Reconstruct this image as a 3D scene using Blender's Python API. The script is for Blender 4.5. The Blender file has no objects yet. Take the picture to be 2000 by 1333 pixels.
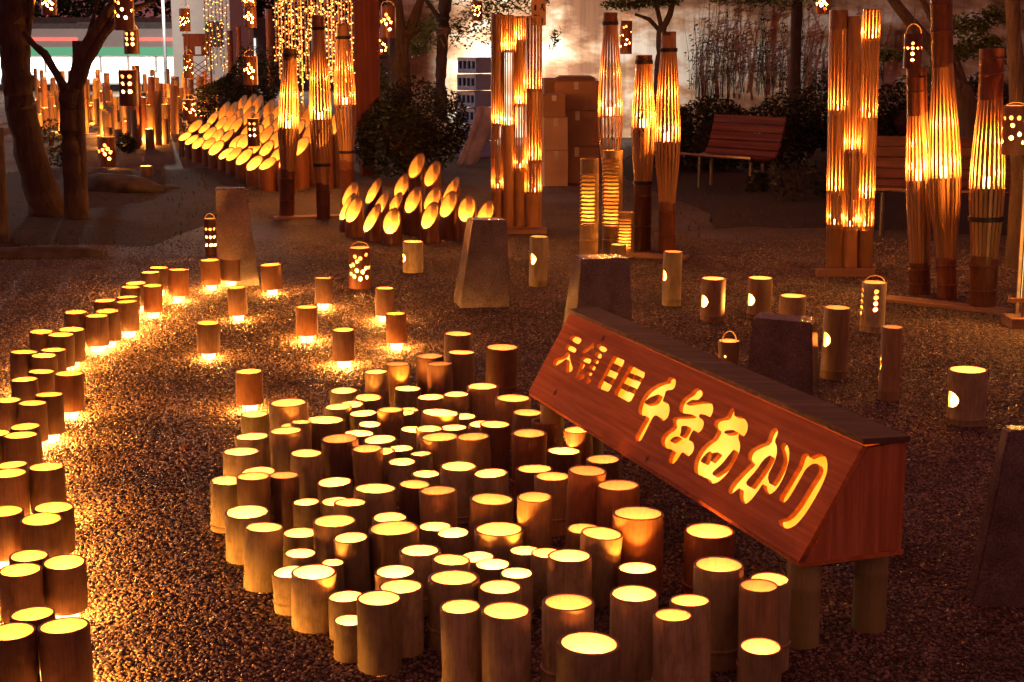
import bpy, bmesh, math, random
from mathutils import Vector, Matrix
R = math.radians
random.seed(11)
S = bpy.context.scene
COL = S.collection

# ------------------------------------------------------------------ camera, sky, exposure
CAM_H, PITCH, FPX = 1.6, R(11.0), 3000.0          # focal length in pixels of a 2000 px wide frame
cam = bpy.data.objects.new('camera', bpy.data.cameras.new('camera'))
COL.objects.link(cam)
cam.location = (0, 0, CAM_H)
cam.rotation_euler = (math.pi / 2 - PITCH, 0, 0)
cam.data.sensor_width = 36.0
cam.data.lens = 36.0 * FPX / 2000.0
cam.data.clip_end = 500
cam.data.dof.use_dof = False
S.camera = cam
W = bpy.data.worlds.new('World'); S.world = W; W.use_nodes = True
bg = W.node_tree.nodes['Background']
bg.inputs['Color'].default_value = (0.35, 0.094, 0.088, 1)       # night sky glowing with town light
bg.inputs['Strength'].default_value = 0.25
S.view_settings.view_transform = 'Standard'
S.view_settings.look = 'None'
S.view_settings.exposure = 1.4
S.view_settings.gamma = 1.0
S.render.engine = 'CYCLES'
cy = S.cycles
cy.use_denoising = True
try: cy.denoiser = 'OPENIMAGEDENOISE'
except Exception: pass
cy.use_adaptive_sampling = True; cy.adaptive_threshold = 0.03
cy.max_bounces = 4; cy.diffuse_bounces = 2; cy.glossy_bounces = 2; cy.transmission_bounces = 4
cy.transparent_max_bounces = 8
cy.caustics_reflective = False; cy.caustics_refractive = False
cy.sample_clamp_indirect = 4.0
cy.use_light_tree = True
CANDLE = (1.0, 0.325, 0.05)

# ------------------------------------------------------------------ pixel -> place helpers (metres, y = away from the camera)
CP, SP = math.cos(PITCH), math.sin(PITCH)
def ray(px, py):
    u = (px - 1000) / FPX; v = (py - 666.5) / FPX
    return Vector((u, CP - v * SP, -SP - v * CP))
def onz(px, py, z=0.0):
    d = ray(px, py); return Vector((0, 0, CAM_H)) + d * ((z - CAM_H) / d.z)
def atd(px, py, D):
    d = ray(px, py); return Vector((0, 0, CAM_H)) + d * (D / d.y)
def zat(py, D): return atd(1000, py, D).z
def mpp(D): return D * CP / FPX + 0.0                               # metres per pixel, about
def depth_of(py): return onz(1000, py).y

# ------------------------------------------------------------------ objects
def nth(n): return str(n) + ('th' if 10 < n % 100 < 20 else {1: 'st', 2: 'nd', 3: 'rd'}.get(n % 10, 'th'))
def tag(o, label=None, cat=None, group=None, kind=None):
    if label: o['label'] = label
    if cat: o['category'] = cat
    if group: o['group'] = group
    if kind: o['kind'] = kind
    return o
def link(o, parent=None):
    COL.objects.link(o)
    if parent is not None: o.parent = parent
    return o
def empty(name, loc, rz=0.0):
    o = bpy.data.objects.new(name, None); o.empty_display_size = 0.05
    link(o); o.location = loc; o.rotation_euler = (0, 0, rz); return o
def obj(name, me, parent=None, loc=(0, 0, 0), rot=(0, 0, 0), mat=None):
    o = bpy.data.objects.new(name, me); link(o, parent)
    o.location = loc; o.rotation_euler = rot
    if mat is not None:
        mats = mat if isinstance(mat, (list, tuple)) else [mat]
        for i, m in enumerate(mats):
            if i < len(o.material_slots):
                o.material_slots[i].link = 'OBJECT'; o.material_slots[i].material = m
    return o
_ld = {}
def candle(parent, z, watts, rad=0.012, color=CANDLE, loc=None):
    k = (round(watts, 3), rad, color)
    if k not in _ld:
        l = bpy.data.lights.new('candle_flame', 'POINT'); l.energy = watts; l.color = color; l.shadow_soft_size = rad
        _ld[k] = l
    o = bpy.data.objects.new('candle_flame', _ld[k]); link(o, parent)
    o.location = loc if loc is not None else (0, 0, z)
    return o

class MB:
    def __init__(s): s.v = []; s.f = []; s.m = []
    def add(s, vs, fs, m=0):
        b = len(s.v); s.v += [tuple(p) for p in vs]; s.f += [tuple(b + i for i in f) for f in fs]; s.m += [m] * len(fs)
    def box(s, c, d, m=0, rz=0.0, rx=0.0, M=None):
        mt = Matrix.Translation(c) @ Matrix.Rotation(rz, 4, 'Z') @ Matrix.Rotation(rx, 4, 'X')
        if M is not None: mt = M
        vs = [mt @ Vector((x * d[0] / 2, y * d[1] / 2, z * d[2] / 2)) for x in (-1, 1) for y in (-1, 1) for z in (-1, 1)]
        s.add(vs, [(0, 1, 3, 2), (4, 6, 7, 5), (0, 4, 5, 1), (2, 3, 7, 6), (0, 2, 6, 4), (1, 5, 7, 3)], m)
    def lathe(s, prof, seg=24, m=0, c=(0, 0, 0), closed=False, wob=0.0, ph=0.0, cut=None):
        # prof: list of (r, z[, mat]); cut(x, y) -> extra z, used for slanted tops on points flagged by z >= cutz
        n = len(prof); vs = []
        for (r, z, *_) in prof:
            for k in range(seg):
                a = 2 * math.pi * k / seg
                rr = r * (1 + wob * math.sin(2 * a + ph) + wob * .5 * math.sin(3 * a + 2 * ph))
                vs.append((c[0] + rr * math.cos(a), c[1] + rr * math.sin(a), c[2] + z))
        b = len(s.v); s.v += vs
        for i in range(n if closed else n - 1):
            j = (i + 1) % n
            mm = prof[i][2] if len(prof[i]) > 2 else m
            for k in range(seg):
                k2 = (k + 1) % seg
                s.f.append((b + i * seg + k, b + i * seg + k2, b + j * seg + k2, b + j * seg + k)); s.m.append(mm)
        return b, seg
    def cap(s, b, seg, ring, m=0, flip=False):
        f = [b + ring * seg + k for k in range(seg)]
        s.f.append(tuple(reversed(f)) if flip else tuple(f)); s.m.append(m)
    def sweep(s, pts, rads, seg=8, m=0, wob=0.0):
        pts = [Vector(p) for p in pts]; n = len(pts); b = len(s.v)
        up = Vector((0, 0, 1))
        for i, p in enumerate(pts):
            t = (pts[min(i + 1, n - 1)] - pts[max(i - 1, 0)]).normalized()
            a = t.cross(up)
            if a.length < 0.05: a = t.cross(Vector((0, 1, 0)))
            a.normalize(); c = a.cross(t).normalized()
            if i and a.dot(pa) < 0: a = -a; c = -c
            pa = a
            for k in range(seg):
                th = 2 * math.pi * k / seg
                r = rads[i] * (1 + wob * (random.random() - .5))
                s.v.append(tuple(p + a * (r * math.cos(th)) + c * (r * math.sin(th))))
        for i in range(n - 1):
            for k in range(seg):
                k2 = (k + 1) % seg
                s.f.append((b + i * seg + k, b + i * seg + k2, b + (i + 1) * seg + k2, b + (i + 1) * seg + k)); s.m.append(m)
        s.cap(b, seg, 0, m, True); s.cap(b, seg, n - 1, m)
    def quad(s, c, u, w, m=0): s.add([c - u - w, c + u - w, c + u + w, c - u + w], [(0, 1, 2, 3)], m)
    def mesh(s, name, mats, smooth=40):
        me = bpy.data.meshes.new(name); me.from_pydata(s.v, [], s.f)
        for m in (mats if isinstance(mats, (list, tuple)) else [mats]): me.materials.append(m)
        me.polygons.foreach_set('material_index', s.m); me.update()
        if smooth: me.shade_smooth(); me.set_sharp_from_angle(angle=R(smooth))
        return me
    def build(s, name, mats, parent=None, loc=(0, 0, 0), rot=(0, 0, 0), smooth=40):
        return obj(name, s.mesh(name, mats, smooth), parent, loc, rot)

def recalc(me):
    bm = bmesh.new(); bm.from_mesh(me); bmesh.ops.recalc_face_normals(bm, faces=bm.faces); bm.to_mesh(me); bm.free()

# ------------------------------------------------------------------ materials
def newmat(name):
    m = bpy.data.materials.new(name); m.use_nodes = True
    nt = m.node_tree; return m, nt, nt.nodes, nt.nodes['Principled BSDF']
def ramp(N, stops):
    r = N.new('ShaderNodeValToRGB'); e = r.color_ramp.elements
    while len(e) < len(stops): e.new(0.5)
    for el, (p, c) in zip(e, stops): el.position = p; el.color = (*c, 1)
    return r
def mix(nt, a, b, fac, mode='MIX'):
    n = nt.nodes.new('ShaderNodeMix'); n.data_type = 'RGBA'; n.blend_type = mode
    for sock, v in ((n.inputs[0], fac), (n.inputs[6], a), (n.inputs[7], b)):
        if hasattr(v, 'links'): nt.links.new(v, sock)
        else: sock.default_value = v if not isinstance(v, tuple) else (*v, 1)
    return n.outputs[2]
def coords(nt, kind='Generated', scale=(1, 1, 1), rnd=True):
    N = nt.nodes; tc = N.new('ShaderNodeTexCoord'); mp = N.new('ShaderNodeMapping')
    nt.links.new(tc.outputs[kind], mp.inputs['Vector']); mp.inputs['Scale'].default_value = scale
    if rnd:
        oi = N.new('ShaderNodeObjectInfo'); ml = N.new('ShaderNodeVectorMath'); ml.operation = 'SCALE'
        ml.inputs[0].default_value = (37, 91, 53); nt.links.new(oi.outputs['Random'], ml.inputs['Scale'])
        nt.links.new(ml.outputs[0], mp.inputs['Location'])
    return mp.outputs[0]
def noise(nt, vec, scale, detail=4, rough=.55):
    n = nt.nodes.new('ShaderNodeTexNoise'); n.inputs['Scale'].default_value = scale
    n.inputs['Detail'].default_value = detail; n.inputs['Roughness'].default_value = rough
    nt.links.new(vec, n.inputs['Vector']); return n.outputs['Fac']
def bump(nt, h, bsdf, strength=.3, dist=.002):
    b = nt.nodes.new('ShaderNodeBump'); b.inputs['Strength'].default_value = strength; b.inputs['Distance'].default_value = dist
    nt.links.new(h, b.inputs['Height']); nt.links.new(b.outputs[0], bsdf.inputs['Normal'])

def bamboo(name, c1, c2, spot=(.06, .045, .03), spotty=.5, rough=.5):
    m, nt, N, P = newmat(name); L = nt.links.new
    streak = noise(nt, coords(nt, 'Generated', (26, 26, 1.6)), 1.0, 5, .6)
    blot = noise(nt, coords(nt, 'Generated', (3, 3, 2.5)), 1.2, 5, .6)
    speck = noise(nt, coords(nt, 'Generated', (16, 16, 9)), 1.0, 3, .7)
    r1 = ramp(N, [(.3, c1), (.7, c2)]); L(streak, r1.inputs[0])
    oi = N.new('ShaderNodeObjectInfo'); hv = N.new('ShaderNodeHueSaturation')
    mr = N.new('ShaderNodeMapRange'); mr.inputs[3].default_value = .6; mr.inputs[4].default_value = 1.3
    L(oi.outputs['Random'], mr.inputs[0]); L(mr.outputs[0], hv.inputs['Value']); L(r1.outputs[0], hv.inputs['Color'])
    r2 = ramp(N, [(.42, (0, 0, 0)), (.68, (1, 1, 1))]); L(blot, r2.inputs[0])
    mm = N.new('ShaderNodeMath'); mm.operation = 'MULTIPLY'; mm.inputs[1].default_value = spotty; L(r2.outputs[0], mm.inputs[0])
    col = mix(nt, hv.outputs[0], spot, mm.outputs[0])
    r3 = ramp(N, [(.60, (0, 0, 0)), (.72, (1, 1, 1))]); L(speck, r3.inputs[0])
    m3 = N.new('ShaderNodeMath'); m3.operation = 'MULTIPLY'; m3.inputs[1].default_value = spotty * .9; L(r3.outputs[0], m3.inputs[0])
    col = mix(nt, col, spot, m3.outputs[0])
    L(col, P.inputs['Base Color']); P.inputs['Roughness'].default_value = rough
    bump(nt, streak, P, .25, .002)
    return m
def plain(name, c, rough=.6, metal=0.0, var=.25, scale=6, emit=None, estr=0.0):
    m, nt, N, P = newmat(name)
    f = noise(nt, coords(nt, 'Object', (1, 1, 1)), scale, 4)
    r = ramp(N, [(.3, tuple(x * (1 - var) for x in c)), (.7, tuple(min(1, x * (1 + var)) for x in c))])
    nt.links.new(f, r.inputs[0]); nt.links.new(r.outputs[0], P.inputs['Base Color'])
    P.inputs['Roughness'].default_value = rough; P.inputs['Metallic'].default_value = metal
    if emit: P.inputs['Emission Color'].default_value = (*emit, 1); P.inputs['Emission Strength'].default_value = estr
    return m
def woodm(name, c1, c2, axis=0, rough=.55, scale=9, knots=True, spec=.5):
    m, nt, N, P = newmat(name); P.inputs['Specular IOR Level'].default_value = spec
    sc = [scale * 3, scale * 3, scale * 3]; sc[axis] = scale * .12
    v = coords(nt, 'Object', tuple(sc)); g = noise(nt, v, 1.0, 6, .65)
    r = ramp(N, [(.34, tuple(x * .8 for x in c1)), (.5, c1), (.66, c2)]); nt.links.new(g, r.inputs[0]); col = r.outputs[0]
    if knots:
        vo = N.new('ShaderNodeTexVoronoi'); vo.inputs['Scale'].default_value = 5.5
        nt.links.new(coords(nt, 'Object', (1, 1, 1)), vo.inputs['Vector'])
        rk = ramp(N, [(.05, (1, 1, 1)), (.10, (0, 0, 0))]); nt.links.new(vo.outputs['Distance'], rk.inputs[0])
        col = mix(nt, col, tuple(x * .3 for x in c1), rk.outputs[0])
    nt.links.new(col, P.inputs['Base Color']); P.inputs['Roughness'].default_value = rough
    bump(nt, g, P, .15, .002)
    return m
def leafm(name, c1, c2):
    m, nt, N, P = newmat(name)
    g = N.new('ShaderNodeNewGeometry')
    r = ramp(N, [(0, c1), (1, c2)]); nt.links.new(g.outputs['Random Per Island'], r.inputs[0])
    nt.links.new(r.outputs[0], P.inputs['Base Color']); P.inputs['Roughness'].default_value = .45
    tr = N.new('ShaderNodeBsdfTranslucent'); nt.links.new(r.outputs[0], tr.inputs['Color'])
    mx = N.new('ShaderNodeMixShader'); mx.inputs[0].default_value = .4
    nt.links.new(P.outputs[0], mx.inputs[1]); nt.links.new(tr.outputs[0], mx.inputs[2])
    nt.links.new(mx.outputs[0], N['Material Output'].inputs['Surface'])
    return m
def emitm(name, c, s, base=(.8, .7, .5)):
    m, nt, N, P = newmat(name)
    P.inputs['Base Color'].default_value = (*base, 1); P.inputs['Roughness'].default_value = .4
    P.inputs['Emission Color'].default_value = (*c, 1); P.inputs['Emission Strength'].default_value = s
    return m

B_PALE = bamboo('bamboo_pale', (.46, .40, .19), (.68, .58, .29), (.12, .09, .05), spotty=.5)
B_TAN = bamboo('bamboo_tan', (.46, .33, .12), (.68, .48, .20), (.14, .08, .04), .35)
B_BROWN = bamboo('bamboo_brown', (.20, .12, .07), (.33, .20, .11), (.06, .035, .02), .35)
B_RED = bamboo('bamboo_red', (.38, .17, .06), (.55, .27, .10), (.10, .05, .03), .35)
B_DARK = bamboo('bamboo_smoked', (.16, .055, .025), (.30, .11, .05), (.05, .02, .012), .35, .35)
B_SLAT = bamboo('bamboo_split', (.40, .20, .07), (.58, .32, .12), (.16, .07, .03), .3, .4)
B_GREEN = bamboo('bamboo_fresh_green', (.38, .38, .13), (.50, .47, .17), (.12, .11, .05), .2, .45)
B_IN = plain('bamboo_inside', (.58, .40, .35), .7, 0, .12, 8)
B_IN_AMBER = plain('bamboo_inside_amber', (.36, .20, .075), .7, 0, .15, 8)  # dimmer amber glow of the raised tubes, put into the inside colour
B_IN_YELLOW = plain('bamboo_inside_yellow', (.62, .44, .20), .7, 0, .18, 14)
B_EDGE = plain('bamboo_cut_edge', (.42, .28, .13), .7, 0, .2, 20)
WAX = emitm('lit_candle_glass', (1.0, .50, .15), 9.0)
WAX_HI = emitm('lit_candle_cup', (1.0, .55, .18), 7.0)
CORD = plain('cord', (.35, .28, .18), .8)
WIRE = plain('wire_handle', (.45, .30, .14), .5)
BLACK = plain('dark_tie', (.02, .014, .012), .6)
def barkm(name, c):
    m, nt, N, P = newmat(name)
    v = coords(nt, 'Object', (26, 26, 6)); f = noise(nt, v, 1.0, 8, .7); g = noise(nt, coords(nt, 'Object', (1, 1, 1)), 5, 4)
    r = ramp(N, [(.3, tuple(x * .35 for x in c)), (.7, tuple(x * 1.5 for x in c))]); nt.links.new(f, r.inputs[0])
    nt.links.new(mix(nt, r.outputs[0], tuple(x * .6 for x in c), g), P.inputs['Base Color']); P.inputs['Roughness'].default_value = .9
    bump(nt, f, P, 1.0, .02); return m
BARK = barkm('bark', (.10, .062, .045)); BARK_LIT = barkm('bark_lit', (.17, .12, .09))  # second bark is a lit copy: lamplight on trunks put into its colour
TONE = dict(g=B_PALE, o=B_TAN, b=B_BROWN, r=B_RED)

# ------------------------------------------------------------------ measured places: x y height radius (metres)
CLUSTER = """-1.000 5.812 0.180 0.0528 g|-0.857 5.753 0.240 0.0738 g|-0.723 6.442 0.130 0.0605 g|-0.606 6.296 0.135 0.0614 g|-0.703 6.079 0.145 0.0562 g|-0.661 6.191 0.130 0.0530 g|-0.572 6.407 0.220 0.0502 g|-0.505 6.590 0.215 0.0561 o|-0.455 6.478 0.130 0.0586 g|-0.595 6.030 0.130 0.0568 g|-0.481 5.922 0.170 0.0517 o|-0.426 6.124 0.120 0.0462 g|-0.435 6.018 0.135 0.0454 g|-0.358 6.623 0.245 0.0608 b|-0.306 6.471 0.240 0.0551 b|-0.262 7.148 0.245 0.0667 b|-0.232 6.696 0.245 0.0615 o|-0.050 7.020 0.205 0.0763 r|-0.340 6.317 0.130 0.0583 o|-0.227 6.153 0.180 0.0547 g|-0.121 6.235 0.195 0.0681 o|0.000 6.040 0.190 0.0723 o|-0.296 5.912 0.160 0.0750 o|-0.191 5.998 0.125 0.0514 g|-0.830 5.614 0.180 0.0549 o|-0.801 5.313 0.240 0.0584 g|-0.782 5.517 0.220 0.0379 g|-0.736 5.854 0.145 0.0783 o|-0.946 5.444 0.185 0.0627 g|-0.954 5.230 0.185 0.0657 g|-0.725 5.214 0.185 0.0566 g|-0.623 5.416 0.185 0.0670 b|-0.591 5.703 0.130 0.0568 g|-0.563 5.852 0.130 0.0452 g|-0.492 5.615 0.130 0.0637 g|-0.509 5.294 0.180 0.0547 o|-0.481 5.415 0.135 0.0653 g|-0.413 5.518 0.120 0.0494 g|-0.390 5.283 0.135 0.0510 g|-0.390 5.786 0.125 0.0497 g|-0.308 5.602 0.175 0.0519 g|-0.224 5.791 0.130 0.0547 g|-0.260 5.476 0.175 0.0715 o|-0.127 5.233 0.240 0.0585 o|-0.070 5.648 0.180 0.0582 b|-0.115 5.761 0.155 0.0494 o|-0.325 5.365 0.140 0.0416 g|-0.298 5.142 0.130 0.0506 g|-0.183 5.045 0.185 0.0627 g|-0.064 4.977 0.180 0.0584 g|-0.953 4.925 0.170 0.0545 g|-0.848 4.866 0.200 0.0555 o|-0.852 5.017 0.175 0.0606 g|-0.764 4.946 0.180 0.0495 b|-0.599 5.042 0.130 0.0601 g|-0.442 4.754 0.190 0.0699 g|-0.324 4.845 0.180 0.0519 b|-0.234 4.750 0.185 0.0617 o|-0.070 4.644 0.190 0.0692 o|-0.667 4.807 0.130 0.0450 g|-0.575 4.835 0.125 0.0486 g|-0.509 4.635 0.180 0.0522 g|-0.832 4.627 0.155 0.0691 g|-0.745 4.369 0.185 0.0562 g|-0.645 4.488 0.130 0.0547 g|-0.533 4.435 0.185 0.0655 g|-0.465 4.293 0.180 0.0523 g|-0.373 4.490 0.180 0.0530 g|-0.346 4.349 0.190 0.0741 o|-0.238 4.581 0.120 0.0526 g|-0.175 4.493 0.130 0.0508 g|-0.039 4.434 0.160 0.0733 g|-0.623 4.297 0.130 0.0465 g|-0.262 4.175 0.180 0.0583 g|-0.179 4.095 0.180 0.0529 g|-0.098 4.310 0.115 0.0512 g|-0.053 4.201 0.130 0.0521 g|-0.626 4.180 0.115 0.0548 g|-0.551 4.056 0.160 0.0624 g|-0.516 4.216 0.130 0.0331 g|-0.319 3.999 0.180 0.0560 g|-0.294 3.880 0.180 0.0598 g|-0.158 3.919 0.190 0.0686 g|-0.031 3.877 0.180 0.0584 g|-0.450 3.978 0.115 0.0503 g|-0.429 3.830 0.105 0.0418 g|-0.344 3.767 0.190 0.0582 g|-0.122 3.578 0.240 0.0515 g|-0.014 3.527 0.250 0.0595 g|0.013 4.113 0.135 0.0475 g|0.068 4.508 0.240 0.0539 o|0.039 4.335 0.125 0.0469 g|0.098 4.243 0.150 0.0474 g|0.161 4.112 0.185 0.0632 g|0.216 4.397 0.175 0.0489 o|0.247 4.257 0.205 0.0615 g|0.371 4.332 0.240 0.0760 r|0.358 4.165 0.130 0.0575 b|0.305 3.656 0.245 0.0603 g|0.137 3.605 0.240 0.0646 g|0.177 3.454 0.195 0.0762 g|0.448 3.624 0.235 0.0503 g|0.392 3.527 0.235 0.0490 g|0.578 4.311 0.195 0.0743 r|0.537 3.800 0.270 0.0651 g|0.668 3.775 0.240 0.0542 g|0.621 3.670 0.260 0.0495 o|0.577 3.349 0.235 0.0485 g|0.057 5.839 0.180 0.0570 o|0.129 5.699 0.180 0.0596 b|0.250 5.525 0.190 0.0541 b|0.060 5.265 0.245 0.0615 r|0.186 5.423 0.135 0.0616 b|0.305 4.935 0.240 0.0578 b|0.077 5.025 0.180 0.0616 b|0.132 4.899 0.190 0.0609 o|0.224 4.625 0.290 0.0591 r|0.330 4.540 0.265 0.0652 r"""
STREAM = """-1.978 9.992 0.200 0.0638|-1.875 10.133 0.182 0.0613|-1.548 9.807 0.196 0.0693|-1.601 8.853 0.200 0.0552|-2.093 9.525 0.204 0.0641|-2.274 9.780 0.180 0.0609|-2.268 9.538 0.186 0.0594|-2.270 9.176 0.174 0.0634|-2.123 8.957 0.194 0.0559|-2.256 8.953 0.186 0.0559|-2.185 8.617 0.180 0.0611|-2.262 8.430 0.192 0.0627|-2.118 8.348 0.200 0.0592|-2.156 8.075 0.196 0.0656|-2.296 7.961 0.210 0.0592|-2.179 7.933 0.194 0.0591|-2.328 7.454 0.200 0.0594|-2.201 7.527 0.198 0.0651|-2.213 7.394 0.196 0.0627|-2.271 6.986 0.190 0.0641|-2.147 7.039 0.190 0.0586|-2.157 6.920 0.188 0.0589|-2.070 6.585 0.184 0.0561|-1.913 6.473 0.200 0.0607|-2.092 6.446 0.180 0.0572|-1.880 6.075 0.198 0.0561|-2.023 5.997 0.194 0.0533|-1.911 5.952 0.192 0.0550|-1.824 5.598 0.186 0.0557|-1.795 5.444 0.192 0.0599|-1.712 5.090 0.178 0.0562|-1.572 5.009 0.194 0.0588|-1.680 4.955 0.188 0.0599|-1.430 4.595 0.180 0.0622|-1.565 4.545 0.184 0.0591|-1.428 4.467 0.184 0.0621|-1.369 4.147 0.176 0.0550|-1.254 4.100 0.176 0.0594|-1.351 4.025 0.178 0.0577|-1.217 3.700 0.174 0.0560|-1.103 3.583 0.188 0.0618|-1.223 3.563 0.184 0.0578|-1.901 5.490 0.188 0.0528"""
MIDDLE = """-1.560 7.745 0.192 0.0577|-1.150 9.240 0.194 0.0529|-1.116 8.211 0.192 0.0583|-0.842 7.545 0.192 0.0563|-0.744 8.828 0.198 0.0536|-0.612 7.999 0.194 0.0541|-1.156 6.599 0.182 0.0596"""
RIGHTS = """-1.007 10.066 0.268 0.0726 dots|-0.702 10.790 0.216 0.0724 moon|0.173 10.152 0.332 0.0612 moon|0.986 9.385 0.334 0.0583 moon|1.174 8.868 0.246 0.0717 moon|1.458 8.941 0.238 0.0723 moon|1.541 8.327 0.232 0.0731 plain|1.559 7.284 0.346 0.0628 moon|2.029 8.514 0.278 0.0689 rows|1.715 6.824 0.336 0.0474 slit|1.941 6.386 0.232 0.0816 moon|0.731 10.530 0.228 0.0530 plain|-2.306 11.685 0.278 0.0449 dots|-5.338 20.334 0.380 0.1144 dots|-4.347 18.299 0.158 0.0730 plain"""
W_CLUSTER, W_STREAM, W_HOLE, W_TALL, W_SLANT = 3.0, 22.0, 6.5, 11.0, 4.2
# ------------------------------------------------------------------ ground, gravel, street
def gravel_ground():
    m, nt, N, P = newmat('gravel_ground'); L = nt.links.new
    v = coords(nt, 'Object', (1, 1, 1), False)
    vo = N.new('ShaderNodeTexVoronoi'); vo.inputs['Scale'].default_value = 75; L(v, vo.inputs['Vector'])
    r = ramp(N, [(0, (.035, .026, .02)), (.45, (.105, .075, .054)), (.8, (.19, .14, .10)), (1, (.32, .25, .18))])
    L(vo.outputs['Color'], r.inputs[0])
    big = noise(nt, v, .8, 5, .6); rb = ramp(N, [(.35, (.45, .42, .40)), (.65, (1, 1, 1))]); L(big, rb.inputs[0])
    col = mix(nt, r.outputs[0], rb.outputs[0], 1.0, 'MULTIPLY')
    L(col, P.inputs['Base Color']); P.inputs['Roughness'].default_value = .75
    inv = N.new('ShaderNodeMath'); inv.operation = 'SUBTRACT'; inv.inputs[0].default_value = 1; L(vo.outputs['Distance'], inv.inputs[1])
    bump(nt, inv.outputs[0], P, 1.0, .012)
    return m
g = MB(); g.add([(-60, -5, 0), (60, -5, 0), (60, 52, 0), (-60, 52, 0)], [(0, 1, 2, 3)])
tag(g.build('ground', gravel_ground(), smooth=0), kind='structure')
g = MB(); g.add([(-200, 45, -.68), (200, 45, -.68), (200, 330, -.68), (-200, 330, -.68)], [(0, 1, 2, 3)])
tag(g.build('road', plain('asphalt', (.05, .05, .05), .8, 0, .3, 3), smooth=0), kind='structure')
# bare earth beds with uneven surface under the trees
def soil_bed(name, x0, x1, y0, y1, hgt, seed):
    rnd = random.Random(seed); nx, ny = 26, 26; b = MB(); vs = []
    ph = [rnd.uniform(0, 6.3) for _ in range(8)]
    for j in range(ny + 1):
        for i in range(nx + 1):
            u, w = i / nx, j / ny
            e = min(1, 5 * min(u, 1 - u, w, 1 - w)); e = e * e * (3 - 2 * e)
            z = -.02 + e * (hgt * (.75 + .25 * math.sin(5 * u + ph[0]) * math.sin(4 * w + ph[1])) + rnd.uniform(-.006, .012))
            vs.append((x0 + (x1 - x0) * (u + .03 * math.sin(9 * w + ph[2])), y0 + (y1 - y0) * (w + .03 * math.sin(8 * u + ph[3])), z))
    fs = [(j * (nx + 1) + i, j * (nx + 1) + i + 1, (j + 1) * (nx + 1) + i + 1, (j + 1) * (nx + 1) + i) for j in range(ny) for i in range(nx)]
    b.add(vs, fs)
    m, nt, N, P = newmat('soil')
    f = noise(nt, coords(nt, 'Object', (1, 1, 1), False), 14, 8, .7)
    r = ramp(N, [(.3, (.014, .008, .006)), (.75, (.042, .025, .018))]); nt.links.new(f, r.inputs[0])
    nt.links.new(r.outputs[0], P.inputs['Base Color']); P.inputs['Roughness'].default_value = .95; bump(nt, f, P, .9, .03)
    return tag(b.build(name, m, smooth=80), kind='structure')
soil_bed('soil', -6.5, -2.55, 11.5, 20.5, .10, 1)
soil_bed('soil', 1.0, 9.0, 12.0, 26.0, .08, 2)
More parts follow.
